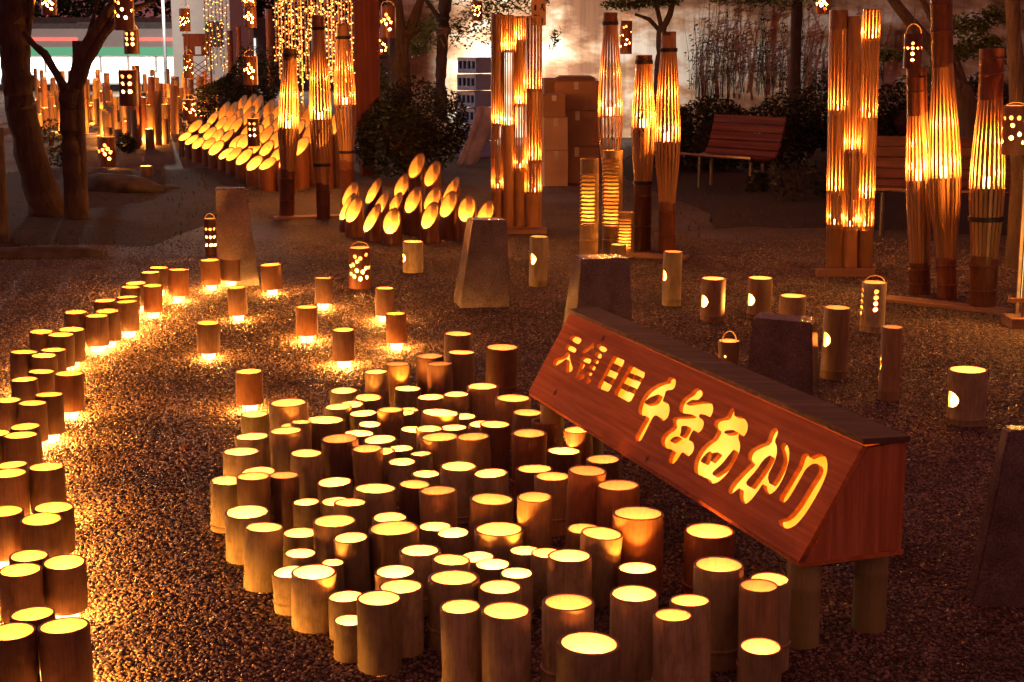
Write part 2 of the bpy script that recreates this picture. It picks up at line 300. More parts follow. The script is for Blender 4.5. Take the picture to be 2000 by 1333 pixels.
# loose pebbles: one scattered layer, too many to count
def gravel():
    src = bpy.data.collections.new('pebble_kinds')
    m, nt, N, P = newmat('pebble'); L = nt.links.new
    oi = N.new('ShaderNodeObjectInfo')
    r = ramp(N, [(0, (.06, .045, .04)), (.3, (.15, .11, .085)), (.62, (.30, .22, .15)), (.85, (.46, .36, .25)), (1, (.64, .55, .42))])
    L(oi.outputs['Random'], r.inputs[0])
    pn = noise(nt, oi.outputs['Location'], 1.3, 4, .65); pr = ramp(N, [(.36, (.42, .40, .40)), (.62, (1.15, 1.1, 1.05))]); L(pn, pr.inputs[0])
    f = noise(nt, coords(nt, 'Object', (1, 1, 1)), 120, 3); fm = N.new('ShaderNodeMath'); fm.operation = 'MULTIPLY'; fm.inputs[1].default_value = .6; L(f, fm.inputs[0]); col = mix(nt, r.outputs[0], (.10, .07, .055), fm.outputs[0])
    col = mix(nt, col, pr.outputs[0], 1.0, 'MULTIPLY')
    L(col, P.inputs['Base Color']); P.inputs['Roughness'].default_value = .42
    for k in range(5):
        bm = bmesh.new(); bmesh.ops.create_icosphere(bm, subdivisions=1, radius=1.0)
        rnd = random.Random(k)
        sx, sy, sz = rnd.uniform(.8, 1.2), rnd.uniform(.65, .95), rnd.uniform(.6, .85)
        for v in bm.verts:
            d = rnd.uniform(.82, 1.15); v.co = Vector((v.co.x * sx * d, v.co.y * sy * d, v.co.z * sz * d))
        me = bpy.data.meshes.new('pebble'); bm.to_mesh(me); bm.free(); me.materials.append(m); me.shade_smooth(); me.set_sharp_from_angle(angle=R(50))
        src.objects.link(bpy.data.objects.new('pebble', me))
    g = MB(); vs = []; fs = []
    rows = [3.0, 4, 5, 6, 7, 8, 9, 10.2, 11.4, 12.6]
    for y in rows: vs += [(-(y * .345 + .35), y, .001), (y * .345 + .35, y, .001)]
    fs = [(2 * i, 2 * i + 1, 2 * i + 3, 2 * i + 2) for i in range(len(rows) - 1)]
    g.add(vs, fs); o = g.build('gravel', m, smooth=0)
    tag(o, 'fine rounded brown gravel covering the open ground around the lanterns', 'gravel', kind='stuff')
    ng = bpy.data.node_groups.new('gravel_scatter', 'GeometryNodeTree')
    ng.interface.new_socket(name='Geometry', in_out='INPUT', socket_type='NodeSocketGeometry')
    ng.interface.new_socket(name='Geometry', in_out='OUTPUT', socket_type='NodeSocketGeometry')
    N = ng.nodes; L = ng.links.new
    gi = N.new('NodeGroupInput'); go = N.new('NodeGroupOutput')
    dp = N.new('GeometryNodeDistributePointsOnFaces'); dp.distribute_method = 'RANDOM'
    pos = N.new('GeometryNodeInputPosition'); sep = N.new('ShaderNodeSeparateXYZ'); L(pos.outputs[0], sep.inputs[0])
    mr = N.new('ShaderNodeMapRange'); mr.inputs[1].default_value = 4.5; mr.inputs[2].default_value = 12.6
    mr.inputs[3].default_value = 11000; mr.inputs[4].default_value = 60
    L(sep.outputs[1], mr.inputs[0]); L(mr.outputs[0], dp.inputs['Density'])
    L(gi.outputs[0], dp.inputs['Mesh'])
    ci = N.new('GeometryNodeCollectionInfo'); ci.inputs['Collection'].default_value = src
    ci.inputs['Separate Children'].default_value = True; ci.inputs['Reset Children'].default_value = True
    ip = N.new('GeometryNodeInstanceOnPoints'); ip.inputs['Pick Instance'].default_value = True
    rr = N.new('FunctionNodeRandomValue'); rr.data_type = 'FLOAT_VECTOR'
    rr.inputs[0].default_value = (-.35, -.35, 0); rr.inputs[1].default_value = (.35, .35, 6.28)
    rs = N.new('FunctionNodeRandomValue'); rs.data_type = 'FLOAT'
    rs.inputs[2].default_value = .0038; rs.inputs[3].default_value = .0078; rs.inputs['Seed'].default_value = 5
    L(dp.outputs['Points'], ip.inputs['Points']); L(ci.outputs[0], ip.inputs['Instance'])
    L(rr.outputs[0], ip.inputs['Rotation']); L(rs.outputs[1], ip.inputs['Scale'])
    jn = N.new('GeometryNodeJoinGeometry'); L(ip.outputs[0], jn.inputs[0]); L(jn.outputs[0], go.inputs[0])
    md = o.modifiers.new('scatter', 'NODES'); md.node_group = ng
gravel()

# ------------------------------------------------------------------ foliage helpers
LEAF_DARK = leafm('hedge_leaves', (.022, .030, .012), (.075, .080, .030))
LEAF_MAPLE = leafm('maple_leaves', (.07, .12, .02), (.18, .26, .04))
LEAF_RUST = leafm('dry_leaves', (.05, .035, .015), (.12, .06, .025))
def leaves(mb, c, rad, n, size, rnd, shell=.5, m=0, drop=0.0):
    # leaf-sized pointed faces through the volume of an uneven ellipsoid
    lob = [(rnd.uniform(0, 6.3), rnd.uniform(-1, 1), rnd.uniform(.1, .28)) for _ in range(7)]
    for _ in range(n):
        a = rnd.uniform(0, 6.283); t = rnd.uniform(-1, 1); s = math.sqrt(1 - t * t)
        k = 1 + sum(w * math.cos(a - p) * (1 - abs(t - q)) for p, q, w in lob) * .8
        d = k * (shell + (1 - shell) * rnd.random() ** .5)
        p = Vector((c[0] + rad[0] * d * s * math.cos(a), c[1] + rad[1] * d * s * math.sin(a), c[2] + rad[2] * d * t))
        if p.z < drop: continue
        u = Vector((rnd.gauss(0, 1), rnd.gauss(0, 1), rnd.gauss(0, .6))).normalized()
        w = u.orthogonal().normalized(); w.rotate(Matrix.Rotation(rnd.uniform(0, 6.28), 3, u))
        l = size * rnd.uniform(.6, 1.3)
        mb.add([p - u * l, p - w * l * .42, p + u * l, p + w * l * .42], [(0, 1, 2, 3)], m)
def shrub(name, label, cat, c, rad, n, size, seed, mat=LEAF_DARK, group=None, core_on=True):
    rnd = random.Random(seed); root = empty(name, (c[0], c[1], 0)); tag(root, label, cat, group)
    f = MB(); leaves(f, (0, 0, c[2]), rad, n, size, rnd, .55, 0, .02); f.build('foliage', mat, root, smooth=0)
    core = MB(); core.lathe([(.01, .02), (rad[0] * .4, c[2] * .5), (rad[0] * .5, c[2]), (rad[0] * .35, c[2] + rad[2] * .35), (.01, c[2] + rad[2] * .5)], 14, 0, wob=.08)
    if core_on: core.build('inner_twigs', BARK, root)
    s = MB()
    for k in range(5):
        a = rnd.uniform(0, 6.28); s.sweep([(0.03 * math.cos(a), .03 * math.sin(a), 0), (.3 * rad[0] * math.cos(a), .3 * rad[1] * math.sin(a), c[2])], [.014, .006], 5)
    s.build('stem', BARK, root)
    return root
def tree(name, label, D, limbs, mat, crowns=(), seed=1, leaf=LEAF_MAPLE, size=.03, base=None, group=None):
    # limbs: lists of (px, py, width px) at depth D (optional 4th value: depth offset)
    rnd = random.Random(seed)
    p0 = atd(limbs[0][0][0], limbs[0][0][1], D); root = empty(name, (p0.x, p0.y, 0)); tag(root, label, 'tree', group)
    org = Vector((p0.x, p0.y, 0)); t = MB()
    for lm in limbs:
        pts = []; rr = []
        for q in lm:
            dd = D + (q[3] if len(q) > 3 else 0); pts.append(atd(q[0], q[1], dd) - org); rr.append(q[2] * mpp(dd) / 2)
        # subdivide for a slightly crooked limb
        P2 = []; R2 = []
        for i in range(len(pts) - 1):
            for k in range(4):
                f = k / 4; P2.append(pts[i].lerp(pts[i + 1], f) + Vector((rnd.gauss(0, .05), rnd.gauss(0, .05), 0)) * rr[i] * (1 if k else 0)); R2.append((rr[i] * (1 - f) + rr[i + 1] * f) * rnd.uniform(.94, 1.06))
        P2.append(pts[-1]); R2.append(rr[-1]); t.sweep(P2, R2, 10, 0, .06)
    if base is not None:
        r0 = limbs[0][0][2] * mpp(D) / 2; z0 = p0.z
        t.sweep([(0, 0, -.05), (0, 0, z0 * .2), (0, 0, z0 + .02)], [r0 * base, r0 * 1.12, r0], 10, 0, .06)
    t.build('trunk', mat, root)
    if crowns:
        c = MB(); tw = MB()
        for (px, py, w, h, n, *dd) in crowns:
            d = D + (dd[0] if dd else 0); p = atd(px, py, d) - org; leaves(c, p, (w * mpp(d) / 2, w * mpp(d) / 2, h * mpp(d) / 2), n, size, rnd, .15)
            for k in range(6):
                tw.sweep([p, p + Vector((rnd.gauss(0, .35) * w, rnd.gauss(0, .3) * w, rnd.gauss(0, .35) * h)) * mpp(d)], [.007, .003], 5)
        c.build('crown', leaf, root, smooth=0); tw.build('twigs', BARK, root)
    return root

# ------------------------------------------------------------------ back wall, street, buildings
def wall_mat():
    m, nt, N, P = newmat('stained_white_wall'); L = nt.links.new
    v = coords(nt, 'Object', (.45, .45, 1.0), False)
    a = noise(nt, v, 1.1, 7, .62); r = ramp(N, [(.42, (.76, .70, .60)), (.50, (.50, .30, .17)), (.57, (.24, .11, .055))]); L(a, r.inputs[0])
    v2 = coords(nt, 'Object', (7, 7, .5), False); b = noise(nt, v2, 1.0, 6, .7); r2 = ramp(N, [(.45, (1, 1, 1)), (.75, (.45, .38, .33))]); L(b, r2.inputs[0])
    L(mix(nt, r.outputs[0], r2.outputs[0], .8, 'MULTIPLY'), P.inputs['Base Color']); P.inputs['Roughness'].default_value = .8
    return m
WY = 26.5
w = MB(); w.box((7.9, 0.15, 1.6), (20, .3, 3.6)); 
wo = w.build('garden_wall', wall_mat(), loc=(0, WY, 0), rot=(0, 0, R(0)), smooth=0)
tag(wo, 'tall white plaster wall with brown stains behind the trees and hedge', 'wall')
cp = MB(); cp.box((7.9, .15, 3.46), (20.1, .42, .12)); cp.build('coping', plain('coping_stone', (.3, .27, .24)), wo, smooth=0)
# lamp that washes the wall, standing behind the round shrub
def flood(loc, aim, watts, color, angle, label):
    root = empty('floodlight', loc); tag(root, label, 'floodlight')
    d = (Vector(aim) - Vector(loc)); q = d.to_track_quat('-Z', 'Y').to_euler()
    b = MB(); b.box((0, 0, .03), (.20, .15, .10)); b.build('housing', BLACK, root, rot=q, smooth=0)
    st = MB(); st.box((0, 0, -.12), (.03, .03, .22)); st.build('bracket', BLACK, root, smooth=0)
    l = bpy.data.lights.new('flood_beam', 'SPOT'); l.energy = watts; l.color = color; l.spot_size = R(angle); l.spot_blend = .8; l.shadow_soft_size = .12
    lo = bpy.data.objects.new('flood_beam', l); link(lo, root); lo.rotation_euler = q; lo.location = d.normalized() * .12
    return root
flood((-1.35, 24.6, .34), (1.6, 26.4, 1.5), 560, (1.0, .93, .82), 120, 'black floodlight behind the round shrub lighting the white wall')

# far street: bus, pale building, dark trees
bus = empty('bus', (-17.5, 70, -.68)); tag(bus, 'white bus with green and red stripes and lit windows on the street', 'bus')
BW = plain('bus_white', (.7, .7, .68), .3, 0, .05); WIN = emitm('bus_lit_window', (1, .98, .88), 1.8)
def part(parent, name, mat, boxes, smooth=0):
    b = MB()
    for c, d in boxes: b.box(c, d)
    return b.build(name, mat, parent, smooth=smooth)
part(bus, 'body', BW, [((0, 0, 1.72), (11.5, 2.4, 2.3)), ((0, 0, .62), (11.3, 2.3, .35))])
part(bus, 'roof', plain('bus_roof', (.16, .15, .15), .5), [((0, 0, 2.98), (11.2, 2.2, .24))])
for k in range(9): part(bus, 'window', WIN, [((-4.9 + k * 1.22, -1.215, 1.32), (1.08, .03, .62))])
part(bus, 'stripe', emitm('bus_green_band', (.25, .8, .45), .14, (.1, .5, .25)), [((0, -1.212, 1.9), (11.5, .03, .34))])  # stripe made to glow faintly, as the green streak of light
for x in (-3.3, 2.7): part(bus, 'marker_light', emitm('bus_red_light', (1, .06, .06), .5), [((x, -1.22, 2.42), (3.4, .04, .13))])
part(bus, 'glowing_skirt', emitm('bus_lower_glow', (1, .98, .9), .7), [((0, -1.216, .74), (11.5, .02, .44))])  # lower body panel set glowing for the white light band; no lamp there
for x in (-3.8, 3.6):
    wl = MB(); b, s = wl.lathe([(.02, 0), (.42, 0), (.45, .04), (.45, .24), (.02, .24)], 20)
    wl.build('wheel', BLACK, bus, loc=(x, -1.0, .45), rot=(R(90), 0, 0))
bd = empty('town_house', (-12.3, 62, -.68)); tag(bd, 'pale plaster house beyond the lantern field', 'house')
part(bd, 'wall', plain('house_plaster', (.7, .66, .60), .8, 0, .08, 2), [((0, 2, 3.2), (2.3, 4, 6.4))])
part(bd, 'roof', plain('house_roof', (.10, .09, .09)), [((0, 2, 6.6), (2.8, 4.6, .3))])
for x in (.55,): part(bd, 'window', plain('house_window_glass', (.05, .05, .06), .15), [((x, -.02, 2.6), (.7, .06, 1.0))])
sh = empty('street_shop', (-21.5, 84, -.68)); tag(sh, 'low dark shop front with a lit canopy across the street', 'shop')
part(sh, 'wall', plain('shop_wall', (.14, .13, .12), .8), [((0, 2, 1.8), (22, 4, 3.6))])
part(sh, 'canopy', plain('shop_canopy', (.45, .45, .45), .6), [((3.0, -.4, 3.2), (9, 1.4, .25))])
for k in range(6): part(sh, 'window', emitm('shop_window', (.9, .95, .8), .45), [((-8 + k * 3, -.03, 1.9), (1.5, .06, 1.2))])
for (x, y, hz, s) in ((-27, 92, 5.5, 1), (-20.5, 95, 6.2, 2), (-15, 93, 5.8, 3), (-9, 96, 6.5, 4), (-33, 95, 6, 5), (-3.5, 92, 6, 6)):
    rnd = random.Random(s); root = empty('street_tree', (x, y, -.68)); tag(root, 'dark leafy tree beyond the street behind the bus', 'tree', 'dark trees beyond the street')
    c = MB(); leaves(c, (0, 0, hz), (4.2, 3, 3.9), 2600, .26, rnd, .2); c.build('crown', leafm('street_leaves', (.02, .035, .015), (.06, .09, .035)), root, smooth=0)
    t = MB(); t.sweep([(0, 0, 0), (.1, 0, hz * .5), (0, 0, hz)], [.25, .2, .1], 8); t.build('trunk', BARK, root)
def street_lamp(x, y, hgt, watts, label):
    root = empty('street_lamp', (x, y, -.68)); tag(root, label, 'street lamp')
    p = MB(); p.sweep([(0, 0, 0), (0, 0, hgt * .6), (0, 0, hgt)], [.07, .055, .045], 10); p.sweep([(0, 0, hgt), (0, -.5, hgt + .12), (0, -1.0, hgt + .1)], [.04, .035, .03], 8); p.build('pole', plain('lamp_pole_grey', (.07, .07, .07), .5, .3), root)
    h = MB(); h.box((0, -1.2, hgt + .08), (.22, .5, .10)); h.build('lamp_head', plain('lamp_head_grey', (.3, .3, .3)), root, smooth=0)
    lens = MB(); lens.box((0, -1.2, hgt + .02), (.18, .42, .03)); lens.build('lens', emitm('street_lamp_lens', (1, .97, .9), 25), root, smooth=0)
    l = bpy.data.lights.new('street_lamp_bulb', 'POINT'); l.energy = watts; l.color = (1, .93, .82); l.shadow_soft_size = .15
    lo = bpy.data.objects.new('street_lamp_bulb', l); link(lo, root); lo.location = (0, -1.2, hgt - .2)
    return root
street_lamp(-11.1, 50, 4.2, 1500, 'grey street lamp pole with bright white head beside the road')
street_lamp(-14.5, 22, 4.6, 260, 'grey street lamp pole standing beyond the leaning trunk beside the park')
# ------------------------------------------------------------------ bamboo tube lanterns
def unit_tube(k, node=None, floor=False):
    rnd = random.Random(k); b = MB(); ph = rnd.uniform(0, 6)
    ti = rnd.uniform(.86, .90)
    out = [(1.0, 0.0)]
    zs = [.08, .25, .5, .75, .93]
    for z in zs: out.append((1.0 + rnd.uniform(-.012, .012), z))
    if node is not None:
        out = [p for p in out if abs(p[1] - node) > .07]
        out += [(1.0, node - .05), (1.045, node - .012), (1.06, node), (.985, node + .014), (1.0, node + .05)]
        out.sort(key=lambda p: p[1])
    prof = [(r, z, 0) for r, z in out] + [(1.0, .992, 0), (.985, 1.0, 2), (ti + .015, 1.0, 1), (ti, .99, 1), (ti, .6, 1), (ti, .2, 1), (ti, .0, 2)]
    b.lathe(prof, 40, 0, closed=True, wob=.012, ph=ph)
    if floor: b.lathe([(.001, .06), (ti, .06)], 40, 1)
    me = b.mesh('lantern_tube', [B_PALE, B_IN, B_EDGE]); recalc(me); return me
TUBES = [unit_tube(1), unit_tube(2, .12), unit_tube(3), unit_tube(4, .3), unit_tube(5), unit_tube(6, .2)]
def tokens(s): return [t.split() for t in s.split('|')]
WT = {'g': 'pale weathered', 'o': 'golden tan', 'b': 'dark brown', 'r': 'reddish orange'}
rl = random.Random(5)
KIND = {}
for i, (x, y, h, r, tone) in enumerate(tokens(CLUSTER)):
    h, r = float(h), float(r)
    kd = ('short' if h < .15 else ('tall' if h > .215 else 'mid-height')) + ' ' + ('slim ' if r < .05 else ('wide ' if r > .064 else '')) + WT[tone]
    KIND.setdefault(kd, []).append((math.hypot(float(x) - .79, float(y) - 3.94), i))
KIND = {k: [i for _, i in sorted(v)] for k, v in KIND.items()}
for i, (x, y, h, r, tone) in enumerate(tokens(CLUSTER)):
    x, y, h, r = float(x), float(y), float(h), float(r)
    hw = 'short' if h < .15 else ('tall' if h > .215 else 'mid-height')
    ww = 'slim ' if r < .05 else ('wide ' if r > .064 else '')
    kd = f'{hw} {ww}{WT[tone]}'; rank = nth(KIND[kd].index(i) + 1)
    lab = f'{kd} clustered tube lantern, {rank} of its kind from the sign leg'
    o = obj('bamboo_lantern', TUBES[rl.randrange(6)], None, (x, y, .002), (R(rl.gauss(0, 1.3)), R(rl.gauss(0, 1.3)), rl.uniform(0, 6.28)), [TONE[tone], B_IN, B_EDGE])
    o.scale = (r, r, h)
    tag(o, lab, 'lantern', f'{hw} {ww}{WT[tone]} lanterns of the cluster')
    fz = h * rl.uniform(.46, .60)
    c = candle(o, 0, W_CLUSTER * (h / .18) ** 1.1 * rl.choice((.28, .4, .6) if tone in 'orb' and h > .165 else (.6, .85, 1.0, 1.25)), .011); c.location = (0, 0, fz / h)
# tubes raised on little pegs over a candle glass: the light spills out under them
def glass_mat():
    m, nt, N, P = newmat('glowing_candle_glass')
    e = N.new('ShaderNodeEmission'); e.inputs['Color'].default_value = (1.0, .58, .20, 1); e.inputs['Strength'].default_value = 2.2
    t = N.new('ShaderNodeBsdfTransparent'); mx = N.new('ShaderNodeMixShader'); mx.inputs[0].default_value = .5
    nt.links.new(t.outputs[0], mx.inputs[1]); nt.links.new(e.outputs[0], mx.inputs[2]); nt.links.new(mx.outputs[0], N['Material Output'].inputs['Surface'])
    m.cycles.emission_sampling = 'NONE'
    return m
GLOW = glass_mat()
gm = MB(); gm.lathe([(.001, .002), (.030, .002), (.036, .030), (.037, .060), (.034, .060), (.028, .008), (.001, .008)], 20)
GLASS = gm.mesh('candle_glass', GLOW)
pg = MB(); pg.sweep([(.88, 0, 0), (.93, 0, 1)], [.035, .035], 5)
PEG = pg.mesh('peg_foot', B_BROWN)
GAP = .040
def raised(x, y, h, r, tone, label, group, rnd):
    root = empty('raised_lantern', (x, y, 0), rnd.uniform(0, 6.28)); tag(root, label, 'lantern', group)
    tilt = (R(rnd.gauss(0, 1.3)), R(rnd.gauss(0, 1.3)), 0)
    t = obj('tube', TUBES[rnd.choice((0, 2, 4))], root, (0, 0, GAP), tilt, [tone, B_IN_AMBER, B_EDGE]); t.scale = (r, r, h - GAP)
    for k in range(3): p = obj('peg_foot', PEG, root, (0, 0, 0), (0, 0, k * 2.094 + .5)); p.scale = (r * .97, r * .97, GAP + .004)
    g = obj('candle_glass', GLASS, root); s = min(1.0, r * .72 / .037); g.scale = (s, s, 1.0)
    candle(root, .038, W_STREAM * rnd.choice((.75, 1.0, 1.0, 1.25)), .010)
    return root
rr = random.Random(21)
ORD = sorted(range(len(tokens(STREAM))), key=lambda k: math.hypot(float(tokens(STREAM)[k][0]) + 1.72, float(tokens(STREAM)[k][1]) - 10.1))
for i, (x, y, h, r) in enumerate(tokens(STREAM)):
    x, y, h, r = map(float, (x, y, h, r))
    raised(x, y, h, r, B_RED if i in (0, 2, 4, 8, 23) else B_BROWN,
           ('reddish' if i in (0, 2, 4, 8, 23) else 'brown') + ' raised tube lantern, ' + nth(ORD.index(i) + 1) + ' nearest the tall granite post in the curving row', ('reddish' if i in (0, 2, 4, 8, 23) else 'brown') + ' lanterns of the curving row', rr)
for i, (x, y, h, r) in enumerate(tokens(MIDDLE)):
    x, y, h, r = map(float, (x, y, h, r))
    t = (B_BROWN, B_BROWN, B_RED, B_BROWN, B_BROWN, B_RED, B_RED)[i]
    raised(x, y, h, r, t, ('reddish' if t is B_RED else 'dark brown') + ' tube lantern over a glowing glass standing apart on open gravel', ('reddish' if t is B_RED else 'dark') + ' lanterns apart on the gravel', rr)

# lanterns with holes cut through the wall
def circ(n=12): return [(math.cos(2 * math.pi * k / n), math.sin(2 * math.pi * k / n)) for k in range(n)]
DISC = circ()
HALF = [(-.35, -1.0), (.15, -.93), (.55, -.68), (.8, -.3), (.85, .1), (.7, .5), (.4, .82), (-.1, 1.0), (-.35, 1.02), (-.42, .5), (-.46, 0), (-.42, -.5)]
FLAME = [(-.15, -1), (.35, -.6), (.5, -.1), (.1, .1), (.35, .5), (-.1, 1.0), (.02, .5), (-.25, .1), (.1, -.3), (-.05, -.7)]
def pat_cross(): return [(DISC, 0, .72, .075), (DISC, 0, .58, .075), (DISC, 0, .42, .085), (DISC, 0, .24, .09)] + [(DISC, a, .58, .07) for a in (-70, -35, 35, 70)]
def pat_dots(seed, n=13):
    rnd = random.Random(seed); out = []
    while len(out) < n:
        a, z = rnd.uniform(-95, 60), rnd.uniform(.22, .85)
        if all(abs(a - q[1]) / 57.3 + abs(z - q[2]) * 1.9 > .42 for q in out): out.append((DISC, a, z, .085))
    return out
def pat_flower(): return [(DISC, a, z, .10) for a, z in ((-12, .72), (-30, .56), (6, .60), (26, .48), (-14, .42), (14, .26), (-62, .5))]
def pat_rows(): return [(DISC, a, z, .085) for a in (-68, 12) for z in (.84, .72, .60, .48)] + [(DISC, -72, .36, .085)]
def pat_grid(): return [(DISC, a, z, .095) for a in (-38, 8) for z in (.82, .62, .40)]
def hole_mesh(r, h, pat, rin=.87, top_scale=1.0, node=None):
    b = MB(); prof = [(.001, 0, 0), (r, 0, 0), (r * (1 + (top_scale - 1) * .12), h * .12, 0)]
    if node: prof += [(r * 1.0, h * node - .008, 0), (r * 1.045, h * node, 0), (r * 1.0, h * node + .008, 0)]
    prof += [(r * (1 + (top_scale - 1) * .5), h * .5, 0), (r * top_scale, h * .985, 0), (r * top_scale * .985, h, 2), (r * top_scale * (rin + .01), h, 1), (r * rin * (1 + (top_scale - 1) * .5), h * .5, 1), (r * rin, .012, 1), (.001, .012, 1)]
    b.lathe(prof, 48, 0, closed=True)
    bm_me = b.mesh('pierced_tube', [B_PALE, B_IN, B_EDGE], 0)
    bm = bmesh.new(); bm.from_mesh(bm_me); bmesh.ops.remove_doubles(bm, verts=bm.verts, dist=.0012); bmesh.ops.recalc_face_normals(bm, faces=bm.faces); bm.to_mesh(bm_me); bm.free()
    c = MB()
    for (poly, a, zf, s) in pat:
        # a: degrees to the right of the side that faces the viewer
        th = R(-90 + a); rad = Vector((math.cos(th), math.sin(th), 0)); tan = Vector((-math.sin(th), math.cos(th), 0)); z = Vector((0, 0, 1))
        cen = Vector((0, 0, zf * h)); sr = s if isinstance(s, tuple) else (s * 2.2 * r, s * 2.2 * r)
        v0 = [cen + rad * (r * .55) + tan * (q[0] * sr[0]) + z * (q[1] * sr[1]) for q in poly]
        v1 = [cen + rad * (r * 1.5) + tan * (q[0] * sr[0]) + z * (q[1] * sr[1]) for q in poly]
        n = len(poly); c.add(v0 + v1, [tuple(range(n))[::-1], tuple(range(n, 2 * n))] + [(k, (k + 1) % n, n + (k + 1) % n, n + k) for k in range(n)], 2)
    cm = c.mesh('cutter', [B_PALE, B_IN, B_EDGE], 0); recalc(cm)
    o = bpy.data.objects.new('tmp', bm_me); k = bpy.data.objects.new('tmpc', cm); COL.objects.link(o); COL.objects.link(k)
    md = o.modifiers.new('b', 'BOOLEAN'); md.operation = 'DIFFERENCE'; md.object = k; md.solver = 'EXACT'; md.use_self = True
    dg = bpy.context.evaluated_depsgraph_get(); me = bpy.data.meshes.new_from_object(o.evaluated_get(dg))
    bpy.data.objects.remove(o); bpy.data.objects.remove(k)
    if len(me.polygons) < 300 or max(v.co.z for v in me.vertices) < h * .9: print('HOLES FAILED', r, h, len(me.polygons))
    me.shade_smooth(); me.set_sharp_from_angle(angle=R(35)); me.name = 'pierced_tube'
    return me
def bail(r, z, hgt, rad=.0025, ang=0.4):
    b = MB(); pts = [(r * math.cos(t) * math.cos(ang), r * math.cos(t) * math.sin(ang), z + hgt * math.sin(t)) for t in [math.pi * k / 12 for k in range(13)]]
    b.sweep(pts, [rad] * 13, 6); return b.mesh('handle', WIRE)
def pierced(name, label, loc, r, h, pat, mat, handle=0.0, cord=None, watts=None, tilt=(0, 0), flame=.3, rin=.87, top_scale=1.0, node=None, group=None, face=True):
    az = math.atan2(-loc[0], loc[1]) if face else 0
    root = empty(name, loc, az); tag(root, label, 'lantern', group); root.rotation_euler = (R(tilt[0]), R(tilt[1]), az)
    obj('pierced_tube', hole_mesh(r, h, pat, rin, top_scale, node), root, mat=[mat, B_IN, B_EDGE])
    if handle: obj('handle', bail(r * .93, h * .96, handle), root)
    if cord:
        c = MB(); c.sweep([(0, 0, h + handle), (0, 0, cord - loc[2])], [.0022, .0022], 5); c.build('cord', CORD, root)
    cw = MB(); cw.lathe([(.001, .014), (r * .4, .014), (r * .4, .05), (.001, .05)], 14); obj('candle', cw.mesh('candle', B_IN), root)
    candle(root, max(.07, h * flame), watts or W_HOLE, .010)
    return root
RT = [(B_DARK, 'dots', 'brown pierced lantern with loop handle standing on gravel before the slant-cut group'),
      (B_PALE, 'moon', 'pale stubby lantern with crescent cutout near the slant-cut bamboo group'),
      (B_PALE, 'moon', 'pale tall lantern with round moon cutout near the bundle of four tubes'),
      (B_PALE, 'moon', 'slim pale lantern with half-moon cutout in front of the wooden base board'),
      (B_BROWN, 'moon', 'brown lantern with half-moon cutout standing on dark gravel'),
      (B_TAN, 'moon', 'tan lantern with half-moon cutout just behind the low stone post'),
      (B_TAN, 'plain', 'plain tan lantern without cutout just behind the low stone post'),
      (B_TAN, 'moon', 'tall tan lantern with half-moon cutout and dark node beside the low stone post'),
      (B_PALE, 'rows', 'pale handled lantern with two rows of round holes'),
      (B_TAN, 'slit', 'slim tan lantern with a torn flame-shaped slit'),
      (B_PALE, 'moon', 'wide pale lantern with bright half-moon cutout standing alone on gravel'),
      (B_TAN, 'plain', 'small plain lantern in front of the slotted comb lanterns'),
      (B_DARK, 'rows3', 'small dark handled lantern with rows of holes beside the tall granite post'),
      (B_DARK, 'flower', 'dark handled lantern with flower-shaped holes beside the tree stake'),
      (B_BROWN, 'plain', 'low plain lantern beside the flat dark rock by the path')]
for (x, y, h, r, kind), (mat, pk, lab) in zip(tokens(RIGHTS), RT):
    x, y, h, r = map(float, (x, y, h, r))
    ang = {0: -62, 1: -66}.get(0)
    pat = {'dots': pat_dots(3, 16), 'moon': None, 'plain': [], 'rows': pat_rows(), 'rows3': [(DISC, a, z, .11) for a in (-45, 0, 45) for z in (.72, .5, .28)], 'slit': [(FLAME, -66, .52, (.022, .042))], 'flower': pat_flower()}[pk]
    if pk == 'moon':
        a = {'pale stubby': -74, 'pale tall l': -42, 'slim pale l': -62, 'brown lanter': -62}.get(lab[:11], -50)
        pat = [(HALF, a, .47 if h < .3 else .56, (r * .55, min(.036, h * .15)))]
    pierced('moon_lantern' if pk == 'moon' else 'bamboo_lantern', lab, (x, y, .003), r, h, pat, mat,
            handle=.05 if pk in ('dots', 'rows', 'rows3', 'flower') else 0, tilt=(0, rr.uniform(-1.5, 1.5)), watts=W_HOLE, flame=.36 if pk == 'moon' else .3, node=.12 if pk in ('moon', 'slit', 'rows') else None)
p = onz(1424, 667, .24); pierced('bucket_lantern', 'small tapered bucket lantern with wire handle behind the sign', (p.x, p.y, .003), .040, .24, [(DISC, -20, .72, .07), (DISC, 25, .48, .08), (DISC, -75, .7, .08)], B_TAN, handle=.055, top_scale=1.28, watts=W_HOLE)
# ------------------------------------------------------------------ the lettered sign box
BRp, BBR = Vector((0.7626, 3.8422, .2626)), Vector((1.0416, 3.9419, .2626))
TR, TBR = Vector((0.9298, 3.9020, .5619)), Vector((1.0416, 3.9419, .5619))
ax = Vector((-math.cos(1.22771), math.sin(1.22771), 0))            # from the near end to the far end
e1 = -ax; nrm = e1.cross(TR - BRp).normalized()
e2 = nrm.cross(e1).normalized()
if nrm.y > 0: nrm = -nrm
def hit(px, py, o=BRp, n=nrm):
    d = ray(px, py); c = Vector((0, 0, CAM_H)); t = (o - c).dot(n) / d.dot(n); return c + d * t
def uv(px, py):
    q = hit(px, py) - BRp; return (q.dot(e1), q.dot(e2))
def za(pts, ox, oy, s): return [(ox + x / s, oy + y / s) for x, y in pts]
A = lambda p: za(p, 1060, 640, 8.332)
Bz = lambda p: za(p, 1220, 720, 6.665)
Cz = lambda p: za(p, 1330, 780, 7.406)
Dz = lambda p: za(p, 1410, 820, 5.796)
